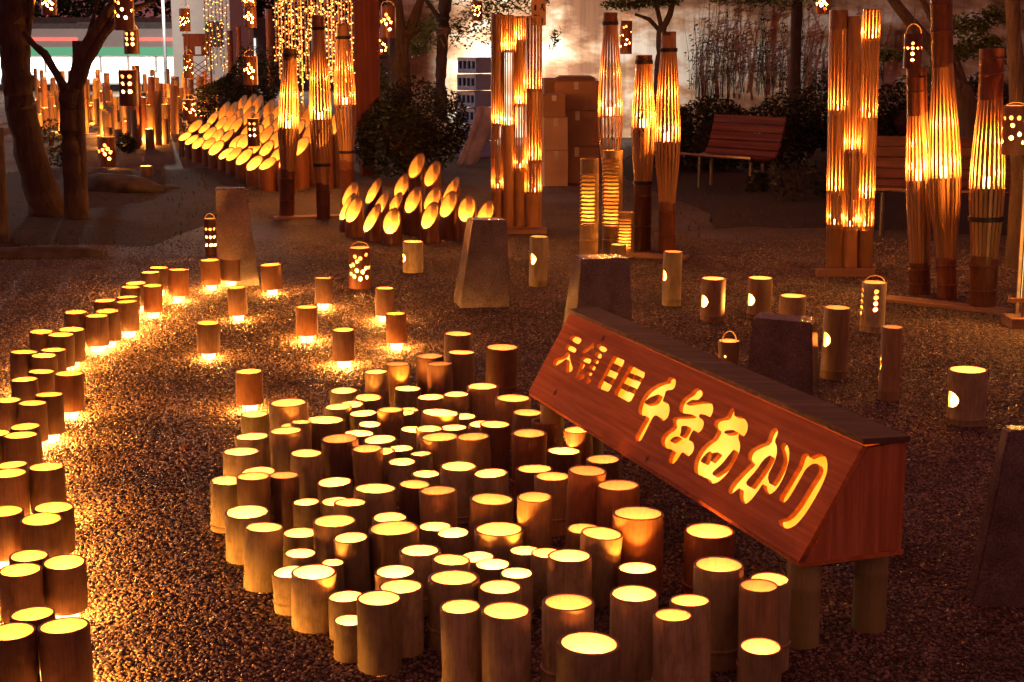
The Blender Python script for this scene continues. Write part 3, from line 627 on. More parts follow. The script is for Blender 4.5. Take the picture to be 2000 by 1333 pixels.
GLYPH_SMALL = [A(p) for p in (
    [(490,115),(630,185),(625,225),(580,280),(440,200),(435,160)], [(400,265),(550,345),(540,395),(510,415),(370,345),(360,310)],
    [(385,400),(440,410),(438,480),(455,570),(490,660),(475,710),(410,735),(375,728),(382,600),(388,500),(340,545),(280,585),(210,625),(165,622),(168,560),(200,508),(280,495),(345,465)],
    [(830,215),(835,310),(825,350),(800,330),(760,370),(700,410),(650,430),(645,400),(670,355),(760,320)],
    [(905,265),(1060,350),(1010,415),(880,345),(865,300)], [(870,395),(930,410),(965,455),(945,515),(840,465),(850,430)],
    [(840,500),(920,545),(890,605),(800,555)], [(780,595),(870,640),(835,710),(745,665)], [(720,700),(815,745),(785,795),(695,750)],
    [(660,470),(770,500),(792,535),(762,598),(650,545),(600,540),(620,495)], [(610,570),(640,570),(690,610),(660,670),(620,690),(570,800),(535,825),(530,800),(580,690)],
    [(640,760),(690,775),(680,805),(620,860),(580,850),(590,800)], [(745,805),(785,850),(770,890),(715,930),(705,890),(720,825)],
    [(1155,455),(1330,530),(1320,580),(1090,1020),(1060,1045),(895,985),(895,940)], [(1150,575),(1250,625),(1200,725),(1085,680)], [(1040,780),(1140,820),(1090,925),(985,865)],
    [(1420,610),(1660,735),(1655,790),(1440,1190),(1400,1215),(1170,1090),(1170,1050)], [(1410,735),(1490,765),(1450,835),(1360,800)], [(1520,770),(1600,810),(1560,870),(1475,835)],
    [(1310,905),(1395,940),(1340,1025),(1265,985)], [(1420,950),(1500,985),(1450,1065),(1370,1025)])]
GLYPH_BIG = [Bz(p) for p in (
    [(585,110),(650,125),(668,170),(655,240),(620,280),(540,285),(520,350),(490,430),(545,440),(580,480),(585,560),(560,640),(510,685),(470,670),(430,615),(385,610),(330,700),(260,850),(210,940),(170,955),(140,930),(135,890),(200,770),(290,620),(210,610),(180,580),(178,520),(210,420),(280,310),(380,230),(480,185),(555,170),(560,130)],
    [(440,335),(452,348),(400,440),(330,460),(268,465),(262,432),(320,380)],
    [(940,255),(990,275),(1018,325),(1000,370),(950,415),(880,405),(820,440),(785,465),(960,435),(1080,430),(1140,460),(1155,520),(1140,590),(1110,640),(1060,605),(975,590),(965,640),(1020,670),(1033,720),(1010,790),(965,840),(930,825),(890,795),(825,930),(880,950),(905,1010),(890,1090),(830,1150),(790,1130),(750,1080),(690,1180),(640,1240),(590,1240),(570,1200),(590,1130),(630,1060),(530,1035),(485,1000),(472,930),(490,880),(550,815),(600,790),(640,740),(625,700),(630,650),(660,630),(780,630),(880,620),(890,600),(760,585),(710,560),(712,480),(760,390),(870,320),(895,275)],
    [(735,745),(835,750),(760,885),(712,880),(735,820)], [(582,945),(640,890),(715,884),(620,955)])] + [Cz(p) for p in (
    [(745,118),(775,160),(765,250),(860,250),(930,290),(968,370),(960,460),(910,545),(870,535),(840,490),(825,560),(855,640),(855,720),(820,830),(740,980),(640,1110),(540,1200),(460,1225),(400,1200),(375,1140),(340,1140),(300,1110),(230,1085),(190,1050),(188,940),(215,840),(300,700),(400,610),(470,570),(540,440),(490,410),(475,350),(500,300),(560,280),(660,265),(700,170)],
    [(640,450),(760,445),(785,462),(740,490),(620,500)], [(425,745),(395,800),(350,930),(288,910),(285,880),(350,800)], [(460,775),(555,768),(480,860),(428,910),(440,840)],
    [(765,722),(775,760),(735,870),(650,1000),(480,1110),(452,1085),(462,1050),(600,930),(700,800)])] + [Dz(p) for p in (
    [(605,85),(635,110),(630,170),(595,245),(622,300),(622,390),(590,490),(512,640),(545,745),(600,690),(670,560),(700,470),(690,380),(660,300),(690,255),(735,275),(765,350),(755,480),(700,650),(620,790),(545,850),(495,825),(465,770),(465,720),(400,820),(330,910),(265,960),(220,925),(195,870),(205,765),(150,810),(100,850),(75,830),(75,780),(130,700),(250,570),(340,490),(300,450),(290,410),(320,340),(420,290),(510,255),(550,130)],
    [(540,402),(555,412),(545,450),(470,580),(380,700),(330,770),(282,743),(270,705),(390,572),(470,452)],
    [(940,375),(980,390),(985,430),(1060,395),(1130,390),(1180,430),(1195,500),(1190,600),(1130,750),(1020,950),(920,1100),(840,1190),(760,1235),(700,1225),(650,1190),(638,1135),(700,1130),(780,1080),(880,950),(980,780),(1090,610),(1105,540),(1080,495),(1020,500),(950,555),(880,680),(800,820),(730,925),(690,940),(650,920),(655,870),(720,770),(820,600),(870,520),(905,400)])]
def smooth_poly(p):
    out = []                                    # one round of corner cutting
    n = len(p)
    for i in range(n):
        a, b = p[i], p[(i + 1) % n]
        out += [(a[0] * .78 + b[0] * .22, a[1] * .78 + b[1] * .22), (a[0] * .22 + b[0] * .78, a[1] * .22 + b[1] * .78)]
    return out
FACE = [uv(1113, 613), uv(1686, 870), uv(1560, 1098), uv(1032, 765)]
TH = .016
def panel():
    cu = bpy.data.curves.new('front_panel', 'CURVE'); cu.dimensions = '2D'; cu.fill_mode = 'BOTH'; cu.extrude = TH / 2
    polys = [FACE] + [[uv(*q) for q in (smooth_poly(p) if i < 13 else p)] for i, p in enumerate(GLYPH_SMALL)] + [[uv(*q) for q in smooth_poly(p)] for p in GLYPH_BIG]
    for p in polys:
        s = cu.splines.new('POLY'); s.points.add(len(p) - 1); s.use_cyclic_u = True
        for pt, q in zip(s.points, p): pt.co = (q[0], q[1], 0, 1)
    t = bpy.data.objects.new('tmp', cu); COL.objects.link(t)
    me = bpy.data.meshes.new_from_object(t.evaluated_get(bpy.context.evaluated_depsgraph_get())); bpy.data.objects.remove(t)
    me.materials.clear(); return me
CEDAR = woodm('cedar_board', (.66, .23, .08), (.80, .33, .13), 0, .75, 17, True, .12)
CEDAR_S = woodm('cedar_end_board', (.64, .24, .09), (.80, .35, .15), 2, .7, 17, True, .15)
GREYW = woodm('weathered_top_board', (.11, .075, .055), (.20, .14, .10), 0, .7, 9, False)
sign = empty('lettered_sign', ((BRp.x + BBR.x) / 2 + ax.x * 1.0, (BRp.y + BBR.y) / 2 + ax.y * 1.0, 0))
tag(sign, 'long cedar sign box with glowing cut-out characters standing on bamboo legs', 'sign')
so = sign.location.copy()
fm = panel(); fm.materials.append(CEDAR)
fo = obj('front_panel', fm, sign)
M3 = Matrix((e1, e2, nrm)).transposed() if e1.cross(e2).dot(nrm) > 0 else Matrix((e1, e2, -nrm)).transposed()
fo.matrix_basis = Matrix.Translation(BRp - nrm * (TH / 2) - so) @ M3.to_4x4()
def slab(name, pts, d, mat, off=0.0):
    # a board from a planar outline (world points), thickened by vector d
    b = MB(); n = len(pts); P0 = [Vector(p) - so + d * off for p in pts]; P1 = [q + d for q in P0]
    b.add(P0 + P1, [tuple(range(n))[::-1], tuple(range(n, 2 * n))] + [(k, (k + 1) % n, n + (k + 1) % n, n + k) for k in range(n)])
    me = b.mesh(name, mat, 0); recalc(me); return obj(name, me, sign)
f3 = [hit(*q) for q in ((1113, 613), (1686, 870), (1560, 1098), (1032, 765))]
inn = -nrm
PAPER = emitm('backlit_amber_paper', (1.0, .44, .035), .72, (.9, .6, .2))
ntp = PAPER.node_tree; nz = noise(ntp, coords(ntp, 'Object', (1, 1, 1), False), 4.5, 2)
rp = ramp(ntp.nodes, [(.35, (1.0, .27, .006)), (.68, (1.0, .50, .06))]); ntp.links.new(nz, rp.inputs[0]); ntp.links.new(rp.outputs[0], ntp.nodes['Principled BSDF'].inputs['Emission Color'])
cen = sum(f3, Vector()) / 4
slab('backlit_paper', [cen + (q - cen) * .955 + inn * (TH + .002) for q in f3], inn * .003, PAPER)
up = Vector((0, 0, 1)); bk = Vector((math.sin(1.22771), math.cos(1.22771), 0)).normalized()
topL, topR = f3[0], f3[1]
slab('top_board', [topR + e1 * .006 + nrm * .004 + up * .001, TBR + e1 * .006 + bk * .01, TBR + ax * 2.135 + bk * .01, topL + ax * .004 + nrm * .004 + up * .001], up * .016, GREYW)
slab('end_board', [f3[2] + inn * .018 + e1 * -.001 + up*.004, BBR + e1 * -.004, TBR + e1 * -.004, topR + inn * .018 - up * .001 - e1*.002], ax * .016, CEDAR_S)
slab('end_board', [f3[3] + inn * .018 + up*.004, BBR + ax * 2.10, TBR + ax * 2.10 - up * .002, topL + inn * .018 - up * .002], e1 * .016, CEDAR_S)
slab('back_board', [BBR + ax * .014, BBR + ax * 2.08, TBR + ax * 2.08 - up * .002, TBR + ax * .014 - up * .002], bk * .014, CEDAR)
slab('bottom_board', [f3[2] + inn * .004 - up * .002, BBR + bk * .012 - up * .002, BBR + ax * 2.09 + bk * .012 - up * .002, f3[3] + inn * .004 - up * .002], up * -.012, CEDAR)
for (a, b_) in ((.075, .05), (.11, .282), (1.95, .05), (2.0, .235)):
    q = BRp + ax * a + bk * b_
    lg = MB(); lg.lathe([(.001, 0), (.047, 0), (.046, .1), (.046, .16), (.049, .172), (.0455, .18), (.046, .252), (.001, .252)], 28)
    lg.build('leg', B_GREEN, sign, loc=(q.x - so.x, q.y - so.y, -.002))

# ------------------------------------------------------------------ polished stone posts
def granite():
    m, nt, N, P = newmat('polished_granite')
    v = coords(nt, 'Object', (1, 1, 1)); a = noise(nt, v, 160, 3, .8); b = noise(nt, v, 5, 5)
    r = ramp(N, [(.35, (.10, .09, .08)), (.52, (.30, .27, .24)), (.68, (.55, .50, .45))]); nt.links.new(a, r.inputs[0])
    st = noise(nt, coords(nt, 'Object', (7, 7, 6)), 1.0, 7, .7); rst = ramp(N, [(.34, (.62, .60, .58)), (.62, (1.1, 1.1, 1.1))]); nt.links.new(st, rst.inputs[0])
    nt.links.new(mix(nt, mix(nt, r.outputs[0], (.17, .15, .13), b), rst.outputs[0], 1.0, 'MULTIPLY'), P.inputs['Base Color']); bump(nt, a, P, .35, .002)
    rr2 = ramp(N, [(.4, (.07, .07, .07)), (.65, (.26, .26, .26))]); nt.links.new(b, rr2.inputs[0]); nt.links.new(rr2.outputs[0], P.inputs['Roughness'])
    return m
GRAN = granite()
def stone(label, top, bot, y_base, depth, twist=0.0, slope=0.0, back_shift=0.0, hgt=None):
    # top/bot: left and right pixel of the front face; y_base: pixel row of its foot
    D = depth_of(y_base); m = mpp(D) ; zt = hgt
    xb0, xb1 = [onz(q, y_base).x for q in bot]; xt0, xt1 = [atd(q, 500, D).x for q in top]
    c = (xb0 + xb1) / 2; b = MB(); d = depth
    vs = [(xb0 - c, 0, -.02), (xb1 - c, 0, -.02), (xb1 - c, d, -.02), (xb0 - c, d, -.02),
          (xt0 - c, d * .16, zt), (xt1 - c, d * .16, zt + slope), (xt1 - c, d * .8, zt + slope), (xt0 - c, d * .8, zt)]
    rq = random.Random(len(label)); vs = [(a + rq.uniform(-.006, .006), b2 + rq.uniform(-.006, .006), c2 + rq.uniform(-.005, .005)) for a, b2, c2 in vs]
    b.add(vs, [(3, 2, 1, 0), (4, 5, 6, 7), (0, 1, 5, 4), (1, 2, 6, 5), (2, 3, 7, 6), (3, 0, 4, 7)])
    me = b.mesh('stone_post', GRAN, 0)
    bm = bmesh.new(); bm.from_mesh(me); bmesh.ops.bevel(bm, geom=bm.edges[:], offset=.007, segments=2, affect='EDGES'); bm.to_mesh(me); bm.free()
    o = obj('stone_post', me, None, (c, D, 0), (0, 0, R(twist))); return tag(o, label, 'stone post')
stone('tall tapered granite post with slanted side by the curving row', (428, 484), (424, 508), 560, .26, 12, 0, hgt=zat(370, depth_of(560)))
stone('tapered polished granite post before the slant-cut group reflecting lanterns', (925, 993), (898, 998), 602, .3, 10, -.006, hgt=zat(432, depth_of(602)))
stone('tapered polished granite post standing behind the far end of the sign', (1140, 1238), (1118, 1240), 668, .28, 14, 0, hgt=zat(508, depth_of(668)))
stone('low broad granite post standing close behind the sign', (1470, 1590), (1452, 1586), 782, .26, -18, -.008, hgt=zat(628, depth_of(782)))
stone('granite post with slanted sides standing alone at the edge of the gravel', (2000, 2130), (1900, 2150), 1190, .13, -6, 0, hgt=.52)
# ------------------------------------------------------------------ tall split-bamboo lamps
def slat_mesh(prof, wid, th):
    # a split strip following (r, z) points, centred on +x
    b = MB(); vs = []
    for r, z in prof: vs += [(r, -wid / 2, z), (r, wid / 2, z), (r - th, wid / 2 * .8, z), (r - th, -wid / 2 * .8, z)]
    fs = []
    for i in range(len(prof) - 1):
        o = 4 * i
        for k in range(4): fs.append((o + k, o + (k + 1) % 4, o + 4 + (k + 1) % 4, o + 4 + k))
    fs += [(3, 2, 1, 0), tuple(len(vs) - 4 + k for k in range(4))]
    b.add(vs, fs); me = b.mesh('slat', B_SLAT); recalc(me); return me
cupm = MB(); cupm.lathe([(.001, 0), (.75, 0), (1, .15), (1, 2.1), (.9, 2.1), (.85, .3), (.001, .3)], 16)
CUP = cupm.mesh('candle_cup', WAX_HI); WAX_HI.cycles.emission_sampling = 'NONE'; WAX.cycles.emission_sampling = 'NONE'
def solid(parent, r, z0, z1, mat, nodes=(), name='culm'):
    b = MB(); prof = [(r * .86, z0), (r, z0)]
    for n in sorted(nodes):
        if z0 + .02 < n < z1 - .02: prof += [(r, n - .01), (r * 1.05, n), (r * .98, n + .006), (r, n + .02)]
    prof += [(r, z1), (r * .86, z1)]
    b.lathe(prof, 24, 0, closed=True, wob=.01); me = b.mesh(name, mat); recalc(me); return obj(name, me, parent)
def barrel_lamp(label, bx, by, tx, ty, wpx, bulge, y0, y1, yc, rings=(), n=20, tone=B_SLAT, ctone=B_DARK, wtop=None, watts=None, group=None):
    D = depth_of(by); m = mpp(D); b0 = onz(bx, by); H = zat(ty, D); lean = math.atan2((tx - bx) * m * (by - 83) / (by - 83), H) - math.atan2((bx - 1000) * .062 * m, H) * 0
    ztop, zbot, zc = zat(y0, D), zat(y1, D), zat(yc, D)
    root = empty('barrel_lamp', b0); tag(root, label, 'lamp', group)
    # image verticals already converge; only the rest is real lean
    top = atd(tx, ty, D); root.rotation_euler = (0, math.atan2(top.x - b0.x, H), 0)
    r = wpx * m / 2; rt = (wtop or wpx) * m / 2; rb = bulge * m / 2
    solid(root, r, 0, zbot, ctone, (zbot * .35, zbot * .8)); solid(root, rt, ztop, H, ctone, ((ztop + H) / 2, H - .06))
    prof = []; K = 14
    for i in range(K + 1):
        z = zbot - .02 + (ztop - zbot + .04) * i / K
        if z < zc: t = (z - zbot) / max(.01, zc - zbot); a = r
        else: t = (ztop - z) / max(.01, ztop - zc); a = rt
        t = max(0, min(1, t)); prof.append((a + (rb - a) * math.sin(t * math.pi / 2) ** 1.3 - (.002 if 0 < i < K else .001), z))
    sm = slat_mesh(prof, 2 * math.pi * (r + rb) / 2 / n * .72, .004)
    for k in range(n): obj('slat', sm, root, (0, 0, 0), (0, 0, 2 * math.pi * (k + .3) / n))
    pl = MB(); pl.lathe([(.001, zc - .012), (rb * .90, zc - .012), (rb * .90, zc), (.001, zc)], 20); pl.build('candle_shelf', B_DARK, root)
    cu = obj('candle_cup', CUP, root, (0, 0, zc + .002)); cu.scale = (.028, .028, .028)
    candle(root, zc + .085, watts or W_TALL, .014); candle(root, zc + .085 + (ztop - zc) * .35, (watts or W_TALL) * .45, .02)  # second light is added, no candle there, to spread glow up the slats
    for yr in rings:
        zr = zat(yr, D); rr_ = (r if zr < zc else rt) * 1.0
        t = (zr - zbot) / (zc - zbot) if zr < zc else (ztop - zr) / (ztop - zc); t = max(0, min(1, t)); rr_ = rr_ + (rb - rr_) * math.sin(t * math.pi / 2) ** 1.3
        q = MB(); q.lathe([(rr_ - .002, zr - .014), (rr_ + .007, zr - .014), (rr_ + .007, zr + .014), (rr_ - .002, zr + .014)], 24, 0, closed=True); q.build('tie_ring', BLACK, root)
    return root
barrel_lamp('shortest barrel lamp of the trio, dark capped, left on the base board', 560, 425, 566, 95, 30, 42, 118, 330, 250, (108,), wtop=28)
barrel_lamp('tallest barrel lamp of the trio on the base board by the bead curtain', 632, 427, 620, 30, 27, 45, 60, 356, 233, (56, 322), wtop=24)
barrel_lamp('barrel lamp of the trio next to the round shrub and red post', 680, 402, 669, 46, 28, 43, 52, 312, 204, (74, 297), wtop=24)
barrel_lamp('tall barrel lamp rising behind the slotted comb lanterns', 1192, 470, 1192, 25, 30, 50, 47, 352, 226, (46, 345), wtop=28)
barrel_lamp('slim barrel lamp behind its taller twin on the short base board', 1254, 488, 1258, 108, 36, 48, 126, 356, 249, (122, 357), wtop=32)
barrel_lamp('barrel lamp in front of the slatted bench on the short base board', 1302, 495, 1306, 62, 34, 52, 70, 392, 276, (98,), wtop=29)
barrel_lamp('dark barrel lamp beneath the hanging cross-pierced lantern', 1797, 575, 1790, 132, 42, 50, 225, 512, 351, (), wtop=40)
barrel_lamp('tallest dark barrel lamp with wide waist between two shorter ones', 1850, 584, 1838, -12, 40, 66, 130, 500, 345, (), n=22, wtop=42)
barrel_lamp('wide dark barrel lamp with broad base beside the hanging box lantern', 1919, 602, 1938, 95, 54, 70, 195, 498, 366, (427,), n=22, wtop=48)
def board(name, label, p, q, w, h, z=0.0, mat=None):
    a, b_ = Vector(p), Vector(q); d = b_ - a; L = math.hypot(d.x, d.y)
    m = MB(); m.box((0, 0, h / 2), (L, w, h)); o = m.build(name, mat or PINE, None, ((a.x + b_.x) / 2, (a.y + b_.y) / 2, z), (0, 0, math.atan2(d.y, d.x)), 0)
    return tag(o, label, 'board')
PINE = woodm('raw_pine', (.36, .20, .10), (.50, .30, .15), 0, .6, 6, False)
board('base_board', 'flat pine base board under the trio of barrel lamps', onz(535, 428), onz(668, 424), .16, .02)
board('base_board', 'flat pine base board under the pair of barrel lamps', onz(1232, 500), onz(1340, 506), .17, .02)
board('base_board', 'long pine base board under the three dark barrel lamps', onz(1725, 585), onz(1968, 612), .18, .018)

def bundle_lamp(label, by, tubes, base):
    # tubes: (bottom px, top px, top py, width px, [(y_top, y_bottom) slit sections with a candle at the bottom])
    D = depth_of(by); m = mpp(D); c = onz(sum(t[0] for t in tubes) / len(tubes), by)
    root = empty('bundle_lamp', (c.x, c.y, 0)); tag(root, label, 'lamp')
    for (x0, x1, yt, w, secs, dy) in tubes:
        p = onz(x0, by); r = w * m / 2; H = zat(yt, D); top = atd(x1, yt, D)
        culm = empty('bamboo_tube', (0, 0, 0)); culm.parent = root; culm.location = (p.x - c.x, dy, .03); culm.rotation_euler = (0, math.atan2(top.x - p.x, H), 0)
        cuts = []
        for (a, b_) in secs: cuts.append((zat(b_, D) - .03, zat(a, D) - .03))
        cuts.sort(); z = 0.0
        for k, (z0, z1) in enumerate(cuts):
            if z0 - z > .006: solid(culm, r, z, z0, B_SLAT, (z0 - .03,), 'culm_wall')
            n = 15; sm = slat_mesh([(r, z0 - .004), (r, (z0 + z1) / 2), (r, z1 + .004)], 2 * math.pi * r / n * .76, .0035)
            for i in range(n): obj('slat', sm, culm, (0, 0, 0), (0, 0, 2 * math.pi * (i + .2 * k) / n))
            pl = MB(); pl.lathe([(.001, z0 - .008), (r * .97, z0 - .008), (r * .97, z0), (.001, z0)], 16); pl.build('candle_shelf', B_DARK, culm)
            cu = obj('candle_cup', CUP, culm, (0, 0, z0 + .002)); cu.scale = (.013, .013, .012)
            candle(culm, z0 + .05, W_TALL * .42, .010); z = z1
        if H - .03 - z > .006: solid(culm, r, z, H - .03, B_SLAT, (), 'culm_wall')
    for (x0, x1, y0, wid, h) in base:
        a, b_ = onz(x0, y0), onz(x1, y0 + 3); q = MB(); q.box(((a.x + b_.x) / 2 - c.x, (a.y + b_.y) / 2 - c.y, h / 2), (abs(b_.x - a.x), wid, h)); q.build('base_beam', PINE, root, smooth=0)
    return root
bundle_lamp('upright bundle of four slit bamboo tubes beside the cardboard boxes', 450, [
    (971, 971, 28, 24, [(30, 241), (247, 367)], 0), (993, 993, 30, 22, [(32, 98), (103, 244)], -.03),
    (1015, 1015, 32, 24, [(36, 78), (84, 203), (209, 328)], 0), (1043, 1043, 32, 31, [(36, 173), (180, 312), (318, 374)], -.02)], [(950, 1068, 453, .22, .035)])
bundle_lamp('upright bundle of three slit bamboo tubes on crossed base beams', 533, [
    (1630, 1638, 20, 36, [(58, 215), (225, 372), (378, 437)], 0), (1657, 1668, 32, 28, [(122, 291), (298, 440)], -.04),
    (1687, 1703, 18, 34, [(20, 75), (81, 229), (236, 386), (391, 441)], 0)], [(1592, 1708, 538, .10, .05), (1612, 1712, 524, .1, .03)])

def comb_lantern(label, bx, by, wpx, yt, y0, y1, nsl):
    D = depth_of(by); m = mpp(D); p = onz(bx, by); r = wpx * m / 2; H = zat(yt, D); z0, z1 = zat(y1, D), zat(y0, D)
    root = empty('comb_lantern', (p.x, p.y, 0)); tag(root, label, 'lantern')
    solid(root, r, 0, z0, B_TAN, (z0 * .5,)); solid(root, r, z1, H, B_TAN)
    def arc(a0, a1, za, zb, name, ro=1.0):
        b = MB(); k = 12; vs = []
        for i in range(k + 1):
            a = R(a0 + (a1 - a0) * i / k)
            for rad, z in ((r * ro, za), (r * ro, zb), (r * .87, zb), (r * .87, za)): vs.append((rad * math.cos(a), rad * math.sin(a), z))
        fs = [(4 * i + j, 4 * i + 4 + j, 4 * i + 4 + (j + 1) % 4, 4 * i + (j + 1) % 4) for i in range(k) for j in range(4)] + [(0, 1, 2, 3), (4 * k + 3, 4 * k + 2, 4 * k + 1, 4 * k)]
        b.add(vs, fs); me = b.mesh(name, B_TAN); recalc(me); return obj(name, me, root)
    arc(-55, 150, z0, z1, 'back_wall')
    st = (z1 - z0) / nsl
    for i in range(nsl): arc(150, 305, z0 + (i + .5) * st, z0 + (i + .96) * st, 'rung', 1.03)
    sh = MB(); sh.lathe([(.001, z0), (r * .86, z0), (r * .86, z0 + .006), (.001, z0 + .006)], 14); sh.build('candle_shelf', B_DARK, root)
    candle(root, z0 + .06, W_TALL * .05, .010); candle(root, (z0 + z1) / 2, W_TALL * .03, .010)
comb_lantern('comb-slotted bamboo lantern with square top, leftmost of the comb trio', 1150, 500, 37, 310, 338, 438, 13)
comb_lantern('tallest comb-slotted bamboo lantern in front of a barrel lamp', 1195, 492, 40, 294, 308, 442, 18)
comb_lantern('shortest comb-slotted bamboo lantern of the comb trio', 1222, 502, 33, 415, 424, 490, 11)

# ------------------------------------------------------------------ slant-cut bamboo groups
def slant(label, group, x, y, r, h, cutdir, slope, watts, rnd, mat):
    seg = 28; b = MB(); ti = .87; cd = Vector(cutdir)
    def ring(rad, f, zz):
        out = []
        for k in range(seg):
            a = 2 * math.pi * k / seg; px, py = math.cos(a) * rad, math.sin(a) * rad
            z = zz if zz is not None else h - f + slope * (px * cd.x + py * cd.y)
            out.append((px, py, z))
        return out
    zlow = h - slope * r * cd.length
    rings = [(ring(r, 0, 0), 0), (ring(r, 0, zlow * .5), 0), (ring(r, .0, None), 2), (ring(r * ti, 0.0, None), 1), (ring(r * ti, 0, zlow * .45), 1), (ring(r * ti, 0, .01), 1)]
    vs = [v for rg, _ in rings for v in rg]; b.v += vs
    for i in range(len(rings) - 1):
        for k in range(seg):
            k2 = (k + 1) % seg; b.f.append((i * seg + k, i * seg + k2, (i + 1) * seg + k2, (i + 1) * seg + k)); b.m.append(rings[i][1])
    b.f.append(tuple((len(rings) - 1) * seg + k for k in range(seg))); b.m.append(1)
    o = b.build('slant_cut_lantern', [mat, B_IN_YELLOW, B_EDGE], None, (x, y, 0.0)); tag(o, label, 'lantern', group)
    candle(o, max(.05, zlow * .72), watts, .012)
    return o
rs = random.Random(8)
SG = [(814.6,325,441,1),(845,341,446,1),(786,364,440,1),(730,374,436,2),(685,381,440,1),(680,405,452,2),(692,410,462,1),(744,401,456,2),(770,403,450,2),(727,427,470,2),(766,433,476,0),(807,392,458,1),(845,391,456,1),(881,374,452,2),(876,400,466,1),(840,422,474,1),(912,409,470,0),(948,419,466,1)]
RK = sorted(range(len(SG)), key=lambda k: -SG[k][0])
for i, (px, py, yb, sl) in enumerate(SG):
    q = onz(px, yb); D = q.y; hz = zat(py, D)
    cd = ((.35, 1.3, 0), (.75, 1.2, 0), (1.15, 1.0, 0))[sl]
    hl = 'tall' if hz > .36 else ('low' if hz < .24 else 'middling')
    slant(f'{hl} slant-cut lantern in the small group by the round shrub, {nth(RK.index(i) + 1)} from the bundle lamp', f'{hl} slant-cut lanterns of the small group', q.x, q.y, .078, hz, cd, 1.0, W_SLANT, rs, B_DARK)
A0, B0 = onz(357, 302), onz(532, 378)
uu = (B0 - A0); LL = uu.length; uu.normalize(); vv = Vector((-uu.y, uu.x, 0)); vv = vv if vv.y > 0 else -vv
NB = 10
for j in range(5):
    for i in range(NB + (1 if j % 2 else 0)):
        q = A0 + uu * (LL * (i + (.0 if j % 2 else .5)) / NB) + (vv * .8 - uu * .35) * (.27 * j + rs.uniform(-.03, .03)) + uu * rs.uniform(-.05, .05)
        rad = rs.uniform(.092, .118); hz = .27 + .105 * j + rs.uniform(-.03, .03)
        rw = ('front', 'second', 'third', 'fourth', 'rear')[j]
        slant(f'slant-cut bamboo lantern, {nth(i + 1)} from the path end in the {rw} row of the bank', f'{rw} row of the slant-cut bank', q.x, q.y, rad, hz, (.42 + .13 * j + rs.uniform(-.14, .14), .62 + .13 * j + rs.uniform(-.14, .14), 0), 1.0, W_SLANT * rs.choice((.7, 1.0, 1.4)), rs, B_DARK)

# ------------------------------------------------------------------ hanging pierced lanterns on overhead lines
HANG = [(97,-14,30,29,14,'f','hanging lantern with scattered holes above the street by the leaning trunk'),(244,-22,60,38,13,'d','big hanging lantern with bright round holes over the forked tree'),
    (258,58,106,30,15.5,'g','dark hanging lantern with paired holes behind a larger one'),(253,137,207,37,13.4,'g','tall dark lantern with three rows of paired holes before the lantern field'),
    (362,17,62,21,18,'d','reddish hanging lantern in front of the pale house'),(369,107,153,20,18,'d','reddish hanging lantern below another before the lattice screen'),
    (371,195,236,28,18,'d','lantern with many dots at the head of the slant-cut bank'),(487,-16,12,27,17,'d','dark hanging lantern cut off above the dome shrub'),
    (489,14,55,25,16.5,'f','dark hanging lantern with flower holes above the dome shrub'),(490,110,166,28,15,'f','dark hanging lantern in front of the dome shrub'),
    (496,232,286,24,13.2,'g','dark hanging lantern in front of the slant-cut bank'),(758,12,74,30,18,'f','dark hanging lantern with scattered dots beside the red post'),
    (744,74,108,27,19,'d','small dark hanging lantern below the dotted one beside the red post'),(932,3,41,20,20,'d','small hanging lantern with clustered dots among the leaves'),
    (1222,41,106,24,14.5,'d','dark hanging lantern behind the tall barrel lamp'),(1607,-12,28,28,11.5,'f','hanging lantern cut off above the bundle of three tubes'),
    (1781,66,134,35,9.9,'x','dark hanging lantern pierced with a cross of dots'),]
for k, (px, y0, y1, w, D, kind, lab) in enumerate(HANG):
    p = atd(px, y1, D); h = zat(y0, D) - p.z; r = w * mpp(D) / 2
    pat = {'f': pat_flower, 'd': lambda: pat_dots(30 + k, 12), 'g': pat_grid, 'x': pat_cross}[kind]()
    pierced('hanging_lantern', lab, tuple(p), r, h, pat, B_RED if k in (4, 5) else B_DARK, handle=.07, cord=2.75, watts=W_HOLE * (.9 if D < 12 else 1.3), flame=.35)
p = atd(1978, 302, 9.1); pierced('hanging_lantern', 'wide orange hanging lantern with round holes beside the tree trunk', tuple(p), .07, .285, pat_dots(77, 11), B_RED, handle=.03, cord=2.75, watts=W_HOLE * 1.2)
for (x0, x1, D) in ((-7, 7, 9.5), (-8, 8, 11.5), (-8, 8, 13.2), (-8, 8, 15), (-9, 9, 18)):
    b = MB(); b.sweep([(x0, D, 2.95), (0, D, 2.72), (x1, D, 2.95)], [.004] * 3, 5)
    tag(b.build('overhead_line', CORD), 'thin overhead cord strung above the park carrying hanging lanterns', 'cord', 'overhead cords')

